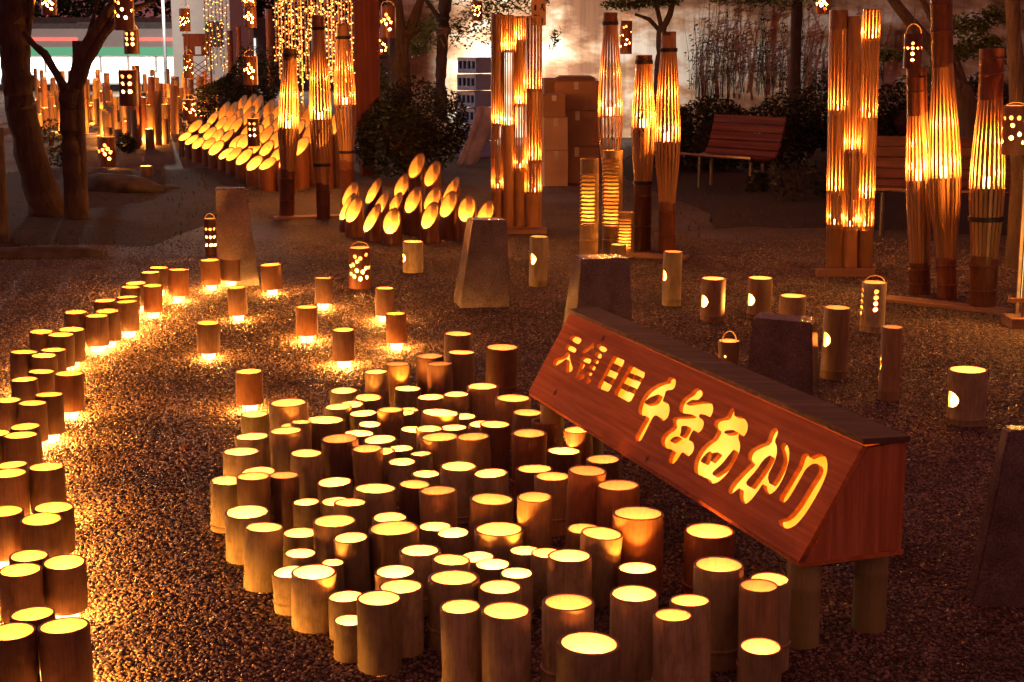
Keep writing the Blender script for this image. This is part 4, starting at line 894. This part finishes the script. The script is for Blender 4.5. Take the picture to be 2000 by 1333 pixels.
# ------------------------------------------------------------------ bead curtains of bamboo slips and little bulbs
BULB = emitm('fairy_bulb', (1, .45, .10), 1.6); BULB.cycles.emission_sampling = 'NONE'
SLIP = plain('pale_bamboo_slip', (.55, .40, .24), .5)
def strand(px, y0, y1, D, label, group, rnd, dens=1.0):
    p = atd(px, y1, D); ztop = zat(y0, D) + .2; root = empty('bead_strand', tuple(p)); tag(root, label, 'strand', group)
    L = ztop - p.z; b = MB(); s = MB(); z = 0
    s.sweep([(0, 0, 0), (0, 0, L)], [.0018, .0018], 4)
    while z < L - .05:
        s.sweep([(0, 0, z), (0, 0, z + .045)], [.0075, .0075], 6)
        for _ in range(2):
            if rnd.random() < .75 * dens:
                a = rnd.uniform(0, 6.28); c = Vector((.020 * math.cos(a), .020 * math.sin(a), z + rnd.uniform(0, .06))); q = .0085
                b.add([c + Vector(v) * q for v in ((1, 0, 0), (0, 1, 0), (-1, 0, 0), (0, -1, 0), (0, 0, 1), (0, 0, -1))], [(0, 1, 4), (1, 2, 4), (2, 3, 4), (3, 0, 4), (1, 0, 5), (2, 1, 5), (3, 2, 5), (0, 3, 5)])
        z += .06
    s.build('slips', SLIP, root)['kind'] = 'stuff'; b.build('bulbs', BULB, root)['kind'] = 'stuff'
rc = random.Random(4)
for k in range(24):
    strand(540 + k * 6.5, -30, 205 - abs(k - 12) * 5 + rc.uniform(-40, 25), 15.4 + .25 * (k % 3), f'strand of bamboo slips and bulbs, {nth(24 - k)} from the red pillar in the tall curtain', 'strands of the tall light curtain', rc)
for k in range(7):
    strand(404 + k * 7, 20, 150 + rc.uniform(-25, 5), 19.5 + .2 * (k % 2), f'strand of slips and bulbs, {nth(k + 1)} from the lattice screen in the small curtain', 'strands of the small light curtain', rc, .7)
l = bpy.data.lights.new('curtain_bulbs', 'POINT'); l.energy = 18; l.color = CANDLE; l.shadow_soft_size = .25
for z in (1.3, 1.8):
    lo = bpy.data.objects.new('curtain_bulbs', l); link(lo); lo.location = atd(612, 120, 15.9); lo.location.z = z

# ------------------------------------------------------------------ furniture and stored goods
BENCHW = woodm('varnished_bench_wood', (.12, .032, .018), (.20, .06, .03), 0, .2, 8, False)
STEEL = plain('brushed_steel', (.25, .24, .23), .35, .9, .1)
def bench(label, loc, rz, L=1.5, mat=BENCHW):
    root = empty('park_bench', loc, rz); tag(root, label, 'bench')
    prof = [(-.02, .40, -10), (.09, .385, 0), (.20, .375, 3), (.30, .38, 10), (.385, .42, 42), (.43, .50, 64), (.46, .59, 70), (.49, .68, 72), (.515, .77, 74)]
    for (y, z, a) in prof:
        b = MB(); b.box((0, 0, 0), (L, .088, .024)); me = b.mesh('slat', mat, 0)
        bm = bmesh.new(); bm.from_mesh(me); bmesh.ops.bevel(bm, geom=bm.edges[:], offset=.006, segments=2, affect='EDGES'); bm.to_mesh(me); bm.free()
        obj('slat', me, root, (0, y, z), (R(a), 0, 0))
    for s in (-1, 1):
        b = MB(); b.sweep([(s * L * .36, .12, 0), (s * L * .36, .12, .37)], [.02, .02], 8); b.sweep([(s * L * .36, .32, 0), (s * L * .36, .32, .37)], [.02, .02], 8); b.build('leg', STEEL, root)
        q = MB(); q.sweep([(s * L * .46, y + .02 * math.sin(R(a)), z - .022 * math.cos(R(a))) for y, z, a in prof], [.018] * len(prof), 8); q.build('side_rail', BLACK, root)
p = onz(1400, 378); bench('dark red slatted bench with curved back in front of the hedge', (p.x + .0, p.y, 0), R(-48), 1.0)
p = onz(1862, 470); bench('long slatted bench behind the three dark barrel lamps', (p.x + .1, p.y, 0), R(-16), 1.9, woodm('bench_wood_warm', (.14, .05, .025), (.22, .09, .045), 0, .4, 8, False))
CR = plain('blue_crate_plastic', (.42, .56, .92), .45, 0, .1); CRW = plain('crate_rim_lit', (.7, .72, .75), .5); CRI = plain('crate_dark_inside', (.03, .04, .08), .7)
D = 22.0
for k in range(6):
    z0 = zat(300, D) * 0 + k * .235; p = atd(930 + k * 1.2, 200, D)
    root = empty('plastic_crate', (p.x, D, z0), R(48)); tag(root, ('bottom', 'second', 'third', 'fourth', 'fifth', 'topmost')[k] + ' blue plastic crate of the stack beside the wall', 'crate', 'stacked blue crates')
    b = MB(); w_, d_, h_ = .50, .36, .225
    b.box((0, 0, .012), (w_, d_, .02))
    for s in (-1, 1):
        b.box((s * (w_ / 2 - .01), 0, h_ - .03), (.02, d_, .05)); b.box((s * (w_ / 2 - .01), 0, .04), (.02, d_, .05)); b.box((0, s * (d_ / 2 - .01), h_ - .03), (w_ - .04, .02, .05)); b.box((0, s * (d_ / 2 - .01), .04), (w_ - .04, .02, .05))
        for q in range(5): b.box((s * (w_ / 2 - .012), -d_ / 2 + .012 + q * (d_ - .024) / 4, h_ / 2), (.022, .024, h_ - .06))
        b.box((0, s * (d_ / 2 - .016), h_ / 2), (w_ - .05, .016, h_ - .06))
    b.build('frame', CR, root, smooth=0)
    i = MB(); i.box((0, 0, .11), (w_ - .05, d_ - .05, .18)); i.build('shade_fill', CRI, root, smooth=0)  # dark block painted as the shade inside the crate
    r_ = MB(); r_.box((-w_ / 2 - .003, 0, h_ - .030), (.004, d_, .05)); r_.build('lit_rim', CRW, root, smooth=0)  # light from the left painted as a white strip along the rim
CARD = plain('cardboard', (.36, .20, .11), .8, 0, .15, 3); CARD2 = plain('printed_cardboard', (.50, .34, .24), .75, 0, .12, 4); TAPE = plain('box_tape', (.6, .52, .42), .3)
def box(label, px, D, z0, w, d, h, rz, mat):
    p = atd(px, 200, D); root = empty('cardboard_box', (p.x, D, z0), R(rz)); tag(root, label, 'box', None)
    b = MB(); b.box((0, 0, h / 2), (w, d, h)); b.build('carton', mat, root, smooth=0)
    t = MB(); t.box((0, 0, h + .0015), (w * .99, .05, .002)); t.box((0, -d / 2 - .0015, h * .86), (.05, .002, h * .26)); t.build('tape', TAPE, root, smooth=0)
    for s in (-1, 1):
        f = MB(); f.box((0, s * d * .25, h + .004), (w * .985, d * .47, .004)); f.build('flap', mat, root, smooth=0)
for (i, (px, D, z0, w, d, h, rz, mat, lab)) in enumerate([
    (1082, 17.6, 0, .27, .34, .40, 8, CARD2, 'printed carton at the floor of the narrow box stack by the bundle lamp'), (1082, 17.6, .41, .27, .34, .36, 6, CARD2, 'printed carton in the middle of the narrow box stack by the bundle lamp'),
    (1080, 17.6, .78, .25, .32, .24, 3, CARD, 'small brown carton on top of the narrow box stack'), (1132, 18.0, 0, .50, .42, .42, -10, CARD, 'large brown carton at the floor of the wide box stack'),
    (1132, 18.0, .43, .50, .42, .40, -9, CARD, 'large brown carton in the middle of the wide box stack'), (1130, 18.0, .84, .50, .42, .32, -10, CARD, 'large brown carton on top of the wide box stack'),
    (1088, 18.5, 0, .34, .34, 1.18, 4, CARD, 'tall brown carton standing behind the two box stacks')]): box(lab, px, D, z0, w, d, h, rz, mat)
fl = MB()
for k in range(4): fl.box((.01 * k, .01 * k, .012 * k + .006), (.52 - .05 * k, .40, .006), rz=R(-10 + 5 * k), rx=R(1.5))
q = atd(1120, 120, 18.05); tag(fl.build('flattened_cartons', CARD, None, (q.x, 18.05, 1.172), smooth=0), 'flattened brown cardboard sheets lying on the wide box stack', 'cardboard')
# white cloth over a small stand beside the crates
q = onz(950, 322); b = MB(); nu, nv = 22, 16; vs = []
for j in range(nv + 1):
    for i in range(nu + 1):
        u, w_ = i / nu, j / nv                     # u runs down the drape, w_ across it
        vs.append(((w_ - .5) * .26 - .26 * u ** 1.6 + .02 * math.sin(9 * w_) * u, .2 * (w_ - .5) - .12 * u + .02 * math.sin(11 * w_ + 2), .74 * (1 - u ** 1.25) + .02 + .035 * math.sin(13 * w_ + 3 * u) * u + .02 * math.sin(5 * w_)))
b.add(vs, [(j * (nu + 1) + i, j * (nu + 1) + i + 1, (j + 1) * (nu + 1) + i + 1, (j + 1) * (nu + 1) + i) for j in range(nv) for i in range(nu)])
co = b.build('draped_cloth', plain('white_cloth', (.78, .75, .70), .8), None, (q.x, q.y, 0)); tag(co, 'white cloth draped down between the crates and the bundle lamp', 'cloth')
co.modifiers.new('thickness', 'SOLIDIFY').thickness = .006
# red square post and signs
b = MB(); b.box((0, 0, 1.55), (.30, .24, 2.0)); b.box((0, 0, .3), (.16, .16, .6)); q = atd(713, 100, 19.0)
tag(b.build('wooden_pillar', woodm('red_stained_pillar', (.17, .035, .02), (.26, .06, .03), 2, .6, 6), None, (q.x, 19.0, 0), (0, 0, R(20)), 0), 'thick dark red wooden pillar behind the trio of barrel lamps', 'pillar')
bn = empty('hanging_banner', (atd(1052, 0, 17.0).x, 17.0, 1.84)); tag(bn, 'cream banner with dark brush marks above the bundle of four tubes', 'banner')
b = MB(); b.box((0, 0, .25), (.16, .006, .62)); b.build('cloth', plain('banner_cloth', (.62, .36, .18), .8), bn, smooth=0)
for (x, z, w, h, a) in ((-.035, .13, .022, .06, 0), (-.035, .03, .03, .05, 0), (.035, .14, .012, .07, 25), (.045, .13, .012, .08, -25), (.01, .03, .05, .014, 30), (.04, -.01, .014, .05, 10)):
    b = MB(); b.box((x, -.005, z), (w, .004, h), M=Matrix.Translation((x, -.0055, z)) @ Matrix.Rotation(R(a), 4, 'Y')); b.build('brush_mark', BLACK, bn, smooth=0)
# lattice screen by the pale house
ls = empty('lattice_screen', (atd(388, 150, 30).x, 30, 0), R(8)); tag(ls, 'dark red lattice screen with square opening beside the small curtain', 'screen')
LW = woodm('lattice_wood', (.14, .045, .035), (.22, .07, .05), 2, .6, 6, False)
for (c, d) in (((-.24, 0, .87), (.04, .03, 1.74)), ((.24, 0, .87), (.04, .03, 1.74)), ((0, 0, 1.74), (.56, .05, .05)), ((0, 0, 1.36), (.44, .03, .03)), ((0, 0, .06), (.44, .03, .03))):
    b = MB(); b.box(c, d); b.build('frame_rail', LW, ls, smooth=0)
for s in (-1, 1):
    for k in range(9):
        x0 = -.19; b = MB(); zc = .1 + k * .095
        b.box((0, .004 * s, zc), (.5, .008, .014), M=Matrix.Translation((0, .005 * s, .34 + k * .105)) @ Matrix.Rotation(R(35 * s), 4, 'Y')); b.build('lattice_strip', LW, ls, smooth=0)
b = MB(); b.box((0, 0, 1.62), (.44, .012, .19)); b.box((-.13, 0, 1.45), (.16, .012, .15)); b.box((.14, 0, 1.45), (.15, .012, .15)); b.build('panel', LW, ls, smooth=0)
# paper floor lamp at the right edge
fl = empty('paper_lamp', tuple(onz(1999, 638))); tag(fl, 'tall paper lamp in a wooden frame standing on a square base', 'lamp')
PAP = emitm('lit_paper', (1, .62, .2), 1.3); PAP.cycles.emission_sampling = 'NONE'
b = MB(); b.box((0, 0, .03), (.20, .20, .06)); b.build('base', PINE, fl, smooth=0)
b = MB(); b.box((.03, .02, .52), (.07, .07, .78)); b.build('paper', PAP, fl, smooth=0)
for (x, y) in ((-.02, -.03), (.08, -.03), (-.02, .07), (.08, .07)): b = MB(); b.box((x, y, .52), (.018, .018, .92)); b.build('post', PINE, fl, smooth=0)
b = MB(); b.box((-.01, -.045, .16), (.20, .018, .025)); b.build('crossbar', PINE, fl, smooth=0)
candle(fl, .6, 5, .03, CANDLE, (.03, -.10, .5))
# stakes and rocks by the left trees
b = MB(); p = onz(163, 440); q = atd(151, 80, p.y); b.sweep([(0, 0, -.05), (q.x - p.x, 0, q.z)], [.052, .045], 12, 0, .03)
tag(b.build('tree_stake', BARK_LIT, None, tuple(p)), 'round wooden stake tied up beside the forked tree', 'stake')
b = MB(); p = onz(2, 475); b.sweep([(0, 0, -.05), (0, 0, zat(250, p.y))], [.07, .075], 12, 0, .03)
tag(b.build('wooden_post', BARK_LIT, None, tuple(p)), 'short thick wooden post near the leaning trunk', 'post')
def rock(label, p, d, seed):
    rnd = random.Random(seed); bm = bmesh.new(); bmesh.ops.create_icosphere(bm, subdivisions=3, radius=1)
    ph = [rnd.uniform(0, 6.3) for _ in range(6)]
    for v in bm.verts:
        k = 1 + .16 * math.sin(3 * v.co.x + ph[0]) * math.sin(2.5 * v.co.y + ph[1]) + .1 * math.sin(6 * v.co.z + ph[2] + 4 * v.co.x) + rnd.uniform(-.015, .015)
        v.co = Vector((v.co.x * d[0] * k, v.co.y * d[1] * k, v.co.z * d[2] * k))
    me = bpy.data.meshes.new('rock'); bm.to_mesh(me); bm.free(); me.materials.append(ROCK); me.shade_smooth()
    tag(obj('rock', me, None, p), label, 'rock')
ROCK = plain('dark_rock', (.055, .042, .036), .85, 0, .5, 9)
p = onz(235, 380); rock('big flat dark rock beside the path', (p.x, p.y, .06), (.42, .3, .17), 1)
p = onz(60, 500); rock('long low stone edging the earth bed', (p.x, p.y, .0), (.6, .16, .07), 2)
p = onz(300, 372); rock('small flat stone at the path side', (p.x, p.y, .0), (.3, .2, .07), 3)

# ------------------------------------------------------------------ trees, shrubs
tree('leaning_tree', 'thick leaning tree trunk near the short wooden post', 13.9, [[(98, 440, 86), (72, 350, 62), (46, 240, 56), (30, 130, 60), (24, 20, 66), (20, -160, 66)], [(44, 135, 22), (52, 70, 16), (62, 0, 14), (70, -150, 12)]], BARK, [(60, -190, 500, 260, 900)], 3, base=1.3)
tree('forked_tree', 'forked tree with crooked limbs beside the round stake', 13.6, [[(150, 440, 50), (140, 330, 38), (134, 230, 34), (133, 165, 38)], [(128, 175, 18), (108, 140, 15), (86, 104, 17), (66, 88, 12), (46, 62, 11)], [(140, 180, 26), (158, 110, 28), (186, 62, 24), (224, 8, 22), (270, -110, 18)], [(150, 170, 24), (172, 120, 18), (204, 66, 17), (236, 30, 15), (300, 2, 9), (360, -60, 6)], [(165, 140, 12), (172, 70, 8), (192, 0, 8), (210, -100, 6)]], BARK, [(210, -180, 480, 240, 900)], 4, base=1.2)
tree('rope_tree', 'slender tree with a rope knotted round its trunk by the crates', 21.0, [[(860, 230, 24), (861, 150, 22), (864, 80, 24), (868, 20, 26), (874, -100, 26)], [(868, 50, 12), (835, 5, 9), (800, -70, 7)]], BARK_LIT, [(900, 60, 70, 70, 260), (950, 30, 110, 70, 420), (980, 70, 90, 50, 260), (1000, 8, 150, 50, 500), (840, 60, 60, 90, 260), (815, 95, 60, 40, 160), (905, -20, 200, 60, 600), (1085, 75, 22, 45, 60)], 5, size=.030)
tree('park_tree', 'stout forked tree trunk behind the round shrub', 19.5, [[(786, 235, 44), (784, 170, 38), (780, 90, 36), (772, 20, 30), (760, -120, 26)], [(786, 95, 22), (808, 40, 20), (830, -20, 14), (850, -120, 12)]], BARK_LIT, [(745, 170, 60, 90, 300, .3), (735, 115, 60, 60, 120, .4), (820, 60, 60, 60, 160)], 6)
tree('maple_tree', 'maple with fresh green leaves behind the tall barrel lamps', 20.5, [[(1284, 250, 22), (1286, 150, 18), (1290, 95, 18), (1292, 55, 20)], [(1290, 62, 10), (1268, 38, 8), (1240, 28, 5)], [(1292, 60, 14), (1308, 30, 12), (1322, -30, 10), (1340, -120, 8)], [(1292, 55, 10), (1282, 10, 9), (1270, -100, 7)]], BARK_LIT, [(1215, 8, 90, 26, 380), (1270, 4, 90, 26, 340), (1310, 2, 60, 20, 180), (1240, -30, 260, 60, 700)], 7, size=.032)
tree('straight_tree', 'straight slim trunk in front of the stained wall', 22.0, [[(1553, 260, 24), (1554, 130, 21), (1557, 0, 22), (1560, -120, 20)]], BARK, [(1500, 2, 170, 26, 420), (1430, -6, 140, 30, 300), (1560, -20, 180, 50, 400)], 8, size=.032)
tree('spreading_tree', 'spreading maple with low boughs behind the dark barrel lamps', 14.5, [[(1905, 330, 46), (1895, 230, 42), (1878, 172, 40)], [(1882, 180, 32), (1840, 120, 26), (1795, 62, 24), (1750, 8, 20), (1700, -60, 14)], [(1886, 172, 16), (1862, 108, 15), (1830, 60, 12), (1800, -5, 12), (1790, -80, 9)]], BARK_LIT, [(1890, 50, 110, 46, 420), (1925, 85, 90, 40, 300), (1880, 100, 70, 40, 200), (1735, 108, 70, 26, 200), (1820, 150, 50, 60, 120), (1945, 30, 90, 50, 260), (1965, 110, 60, 50, 140)], 9, size=.030)
tree('edge_tree', 'upright tree trunk behind the orange hanging lantern', 11.0, [[(1992, 340, 34), (1988, 200, 32), (1982, 100, 30), (1976, 0, 28), (1972, -120, 26)]], BARK_LIT, [], 10, base=1.2)
rp_ = MB(); pr = atd(866, 62, 21.0)
for k in range(4):
    rp_.lathe([(.094, -.012), (.106, 0), (.094, .012), (.084, 0)], 18, 0, (0, 0, k * .022), closed=True, wob=.03, ph=k)
rp_.sweep([(.03, -.11, .0), (.06, -.13, -.12), (.02, -.13, -.17), (-.04, -.12, -.06)], [.011] * 4, 6); rp_.sweep([(0, -.11, .02), (-.10, -.13, -.04), (-.12, -.12, -.14)], [.011] * 3, 6)
tag(rp_.build('tied_rope', CORD, None, (pr.x, pr.y, pr.z - .03)), 'pale rope wound and knotted round the slender trunk', 'rope')
def sh_px(name, label, px, pyb, w, ytop, n, size, seed, mat=LEAF_DARK, group=None):
    D = depth_of(pyb); p = onz(px, pyb); h = zat(ytop, D); return shrub(name, label, 'shrub', (p.x, p.y, h * .52), (w * mpp(D) / 2, w * mpp(D) / 2 * .8, h * .5), n, size, seed, mat, group, name != 'low_plant')
sh_px('round_shrub', 'big round clipped shrub behind the small slant-cut group', 800, 345, 225, 178, 9000, .030, 1)
sh_px('dome_shrub', 'dome-shaped shrub rising behind the big slant-cut bank', 468, 290, 175, 118, 7000, .034, 2)
for k, (px, yb, w, yt) in enumerate(((1395, 340, 180, 195), (1530, 335, 190, 190), (1650, 330, 190, 165), (1770, 325, 190, 165), (1890, 322, 190, 150), (2010, 322, 180, 165), (1300, 330, 120, 200))):
    sh_px('hedge_shrub', 'loose dark shrub along the stained wall, ' + ('behind the dark red bench', 'beside the straight slim trunk', 'behind the bundle of three tubes', 'behind the dark lamp under the hanging lantern', 'behind the tallest dark barrel lamp', 'behind the upright edge trunk', 'beside the maple trunk')[k], px, yb, w, yt, 5200, .034, 10 + k, LEAF_DARK, 'shrubs along the wall')
for k, (px, yb, w, yt) in enumerate(((1545, 400, 90, 300), (1480, 385, 50, 335), (1610, 395, 80, 320), (130, 330, 60, 280), (250, 300, 40, 262), (100, 285, 60, 235))):
    sh_px('low_plant', 'low leafy plant at the foot of the ' + ('hedge by the bench' if k < 3 else 'trees before the lantern field'), px, yb, w, yt, 320, .035, 40 + k, LEAF_DARK, group='low plants by the bench' if k < 3 else 'low plants by the left trees')
# dry climbing stems on the wall
dv = MB(); rv = random.Random(9)
for k in range(120):
    x = rv.uniform(3.0, 6.4); h = rv.uniform(.5, 1.9) * (1 if x < 5 else .7); z = rv.uniform(.6, .9)
    p0 = Vector((x, WY - .05, z)); dv.sweep([p0, p0 + Vector((rv.gauss(0, .06), -.01, h * .5)), p0 + Vector((rv.gauss(0, .12), -.03, h))], [.007, .005, .002], 4)
    for q in range(4): leaves(dv, p0 + Vector((rv.gauss(0, .05), -.03, h * rv.uniform(.2, 1))), (.05, .03, .07), 4, .03, rv)
tag(dv.build('climbing_vine', LEAF_RUST, smooth=0), 'dry dark climbing stems covering the stained wall above the hedge', 'vine', kind='stuff')

# ------------------------------------------------------------------ far lantern field by the street
rf = random.Random(31); spots = []
fm_ = []
for k in range(4):
    b = MB(); b.lathe([(1, 0, 0), (1, 1, 2), (.85, 1, 1), (.85, .1, 1), (.001, .1, 1)], 12); fm_.append(b.mesh('far_tube', [B_BROWN, B_IN, B_EDGE]))
tries = 0
while len(spots) < 240 and tries < 9000:
    tries += 1
    px = rf.uniform(70, 465); yb = rf.uniform(190, 292)
    if 330 < px < 400 and yb > 262: continue
    if px < 200 and yb > 262: continue
    if px > 420 and yb > 235: continue
    p = onz(px, yb)
    if all(math.hypot(p.x - s[0], p.y - s[1]) > .20 for s in spots): spots.append((p.x, p.y))
for k, (x, y) in enumerate(spots):
    h = rf.choice((.3, .4, .5, .6, .85)); r = rf.uniform(.045, .07); tone = rf.choice((B_BROWN, B_RED, B_BROWN, B_TAN))
    hw = 'low' if h < .5 else ('tall' if h > .7 else 'middling')
    o = obj('field_lantern', fm_[0], None, (x, y, 0), (0, R(rf.gauss(0, 1.5)), rf.uniform(0, 6.28)), [tone, B_IN, B_EDGE]); o.scale = (r, r, h)
    tag(o, f'{hw} upright bamboo lantern in the distant field beside the street', 'lantern', f'{hw} lanterns of the distant field')
    if k % 3 == 1: c = candle(o, 0, W_SLANT * 3.4, .02); c.location = (0, 0, .82)
    if k % 3 == 0: c2 = candle(o, 0, W_SLANT * 2.2, .02); c2.location = (1.6 * math.cos(k), -1.8, .1)  # light added outside the tube to brighten its front; no candle stands there
for (px, yb, yt, w) in ((272, 285, 128, 16), (280, 278, 190, 18), (262, 290, 205, 26), (300, 262, 150, 14), (455, 250, 60, 12), (532, 260, 18, 14), (472, 250, 52, 10)):
    p = onz(px, yb); D = p.y; r = w * mpp(D) / 2; b = MB(); b.sweep([(0, 0, 0), (0, 0, zat(yt, D))], [r, r * .96], 12)
    tag(b.build('bamboo_pole', B_DARK, None, tuple(p)), {272: 'tallest dark pole beside the tall six-hole lantern', 280: 'middle dark pole beside the tall six-hole lantern', 262: 'thickest dark pole below the tall six-hole lantern', 300: 'slim dark pole alone among the distant lanterns', 455: 'slim dark pole rising behind the dome shrub', 532: 'thick dark pole beside the tall light curtain', 472: 'thinnest dark pole rising behind the dome shrub'}[px], 'pole', 'bamboo poles by the lantern field')
cn = empty('traffic_cone', tuple(onz(194, 198))); tag(cn, 'red and white traffic cone at the edge of the street', 'cone')
b = MB(); b.lathe([(.001, .04), (.16, .04), (.035, .7), (.001, .7)], 16); b.build('cone_body', plain('cone_red', (.7, .08, .03), .5), cn)
b = MB(); b.lathe([(.118, .28), (.123, .28), (.083, .50), (.078, .50)], 16, closed=True); b.build('reflective_band', plain('cone_band', (.85, .85, .85), .4), cn)
b = MB(); b.box((0, 0, .02), (.36, .36, .04)); b.build('base', BLACK, cn, smooth=0)
# grass blades on the earth beds: one layer
gb = MB(); rg = random.Random(77)
for _ in range(2600):
    if rg.random() < .6: x, y = rg.uniform(1.0, 8.5), rg.uniform(12.3, 22)
    else: x, y = rg.uniform(-6.3, -2.6), rg.uniform(11.8, 19)
    h = rg.uniform(.0, .03); a = rg.uniform(0, 6.28); dx, dy = .006 * math.cos(a), .006 * math.sin(a); q = Vector((x, y, .03))
    gb.add([q + Vector((-dx, -dy, 0)), q + Vector((dx, dy, 0)), q + Vector((rg.gauss(0, .02), rg.gauss(0, .02), h + .03))], [(0, 1, 2)])
tag(gb.build('grass', leafm('dim_grass', (.05, .05, .02), (.12, .09, .04)), smooth=0), 'sparse short grass on the dark earth beds', 'grass', kind='stuff')
# a few fallen leaves on the gravel
FL = leafm('fallen_leaf_brown', (.20, .08, .03), (.34, .17, .07)); rk = random.Random(12)
LV = []
for k in range(3):
    b = MB(); vs = []
    for i in range(7):
        t = i / 6; w_ = .011 * math.sin(math.pi * t) ** .8 + .0008; x = -.024 + .048 * t; cz = .005 * math.sin(3 * t + k)
        vs += [(x, -w_, cz + .004), (x, 0, cz), (x, w_, cz + .005 * (k + 1) / 2)]
    b.add(vs, [f for i in range(6) for f in ((3 * i, 3 * i + 1, 3 * i + 4, 3 * i + 3), (3 * i + 1, 3 * i + 2, 3 * i + 5, 3 * i + 4))]); LV.append(b.mesh('fallen_leaf', FL))
for (px, py) in ((1810, 1120), (1720, 1180), (1880, 1265), (1640, 1300), (1930, 1240), (1842, 985), (1700, 905), (1900, 900), (1760, 1290), (430, 1070), (300, 1180), (250, 960), (360, 880), (520, 620), (700, 640), (1010, 620), (1120, 720), (1340, 680), (1560, 720), (1820, 700), (560, 690), (330, 760)):
    p = onz(px, py); o = obj('fallen_leaf', LV[rk.randrange(3)], None, (p.x, p.y, .010), (rk.uniform(-.3, .3), rk.uniform(-.3, .3), rk.uniform(0, 6.28))); q = rk.uniform(.7, 1.2); o.scale = (q, q, q)
    tag(o, 'small dry brown leaf fallen on the gravel', 'leaf', 'fallen leaves on the gravel')
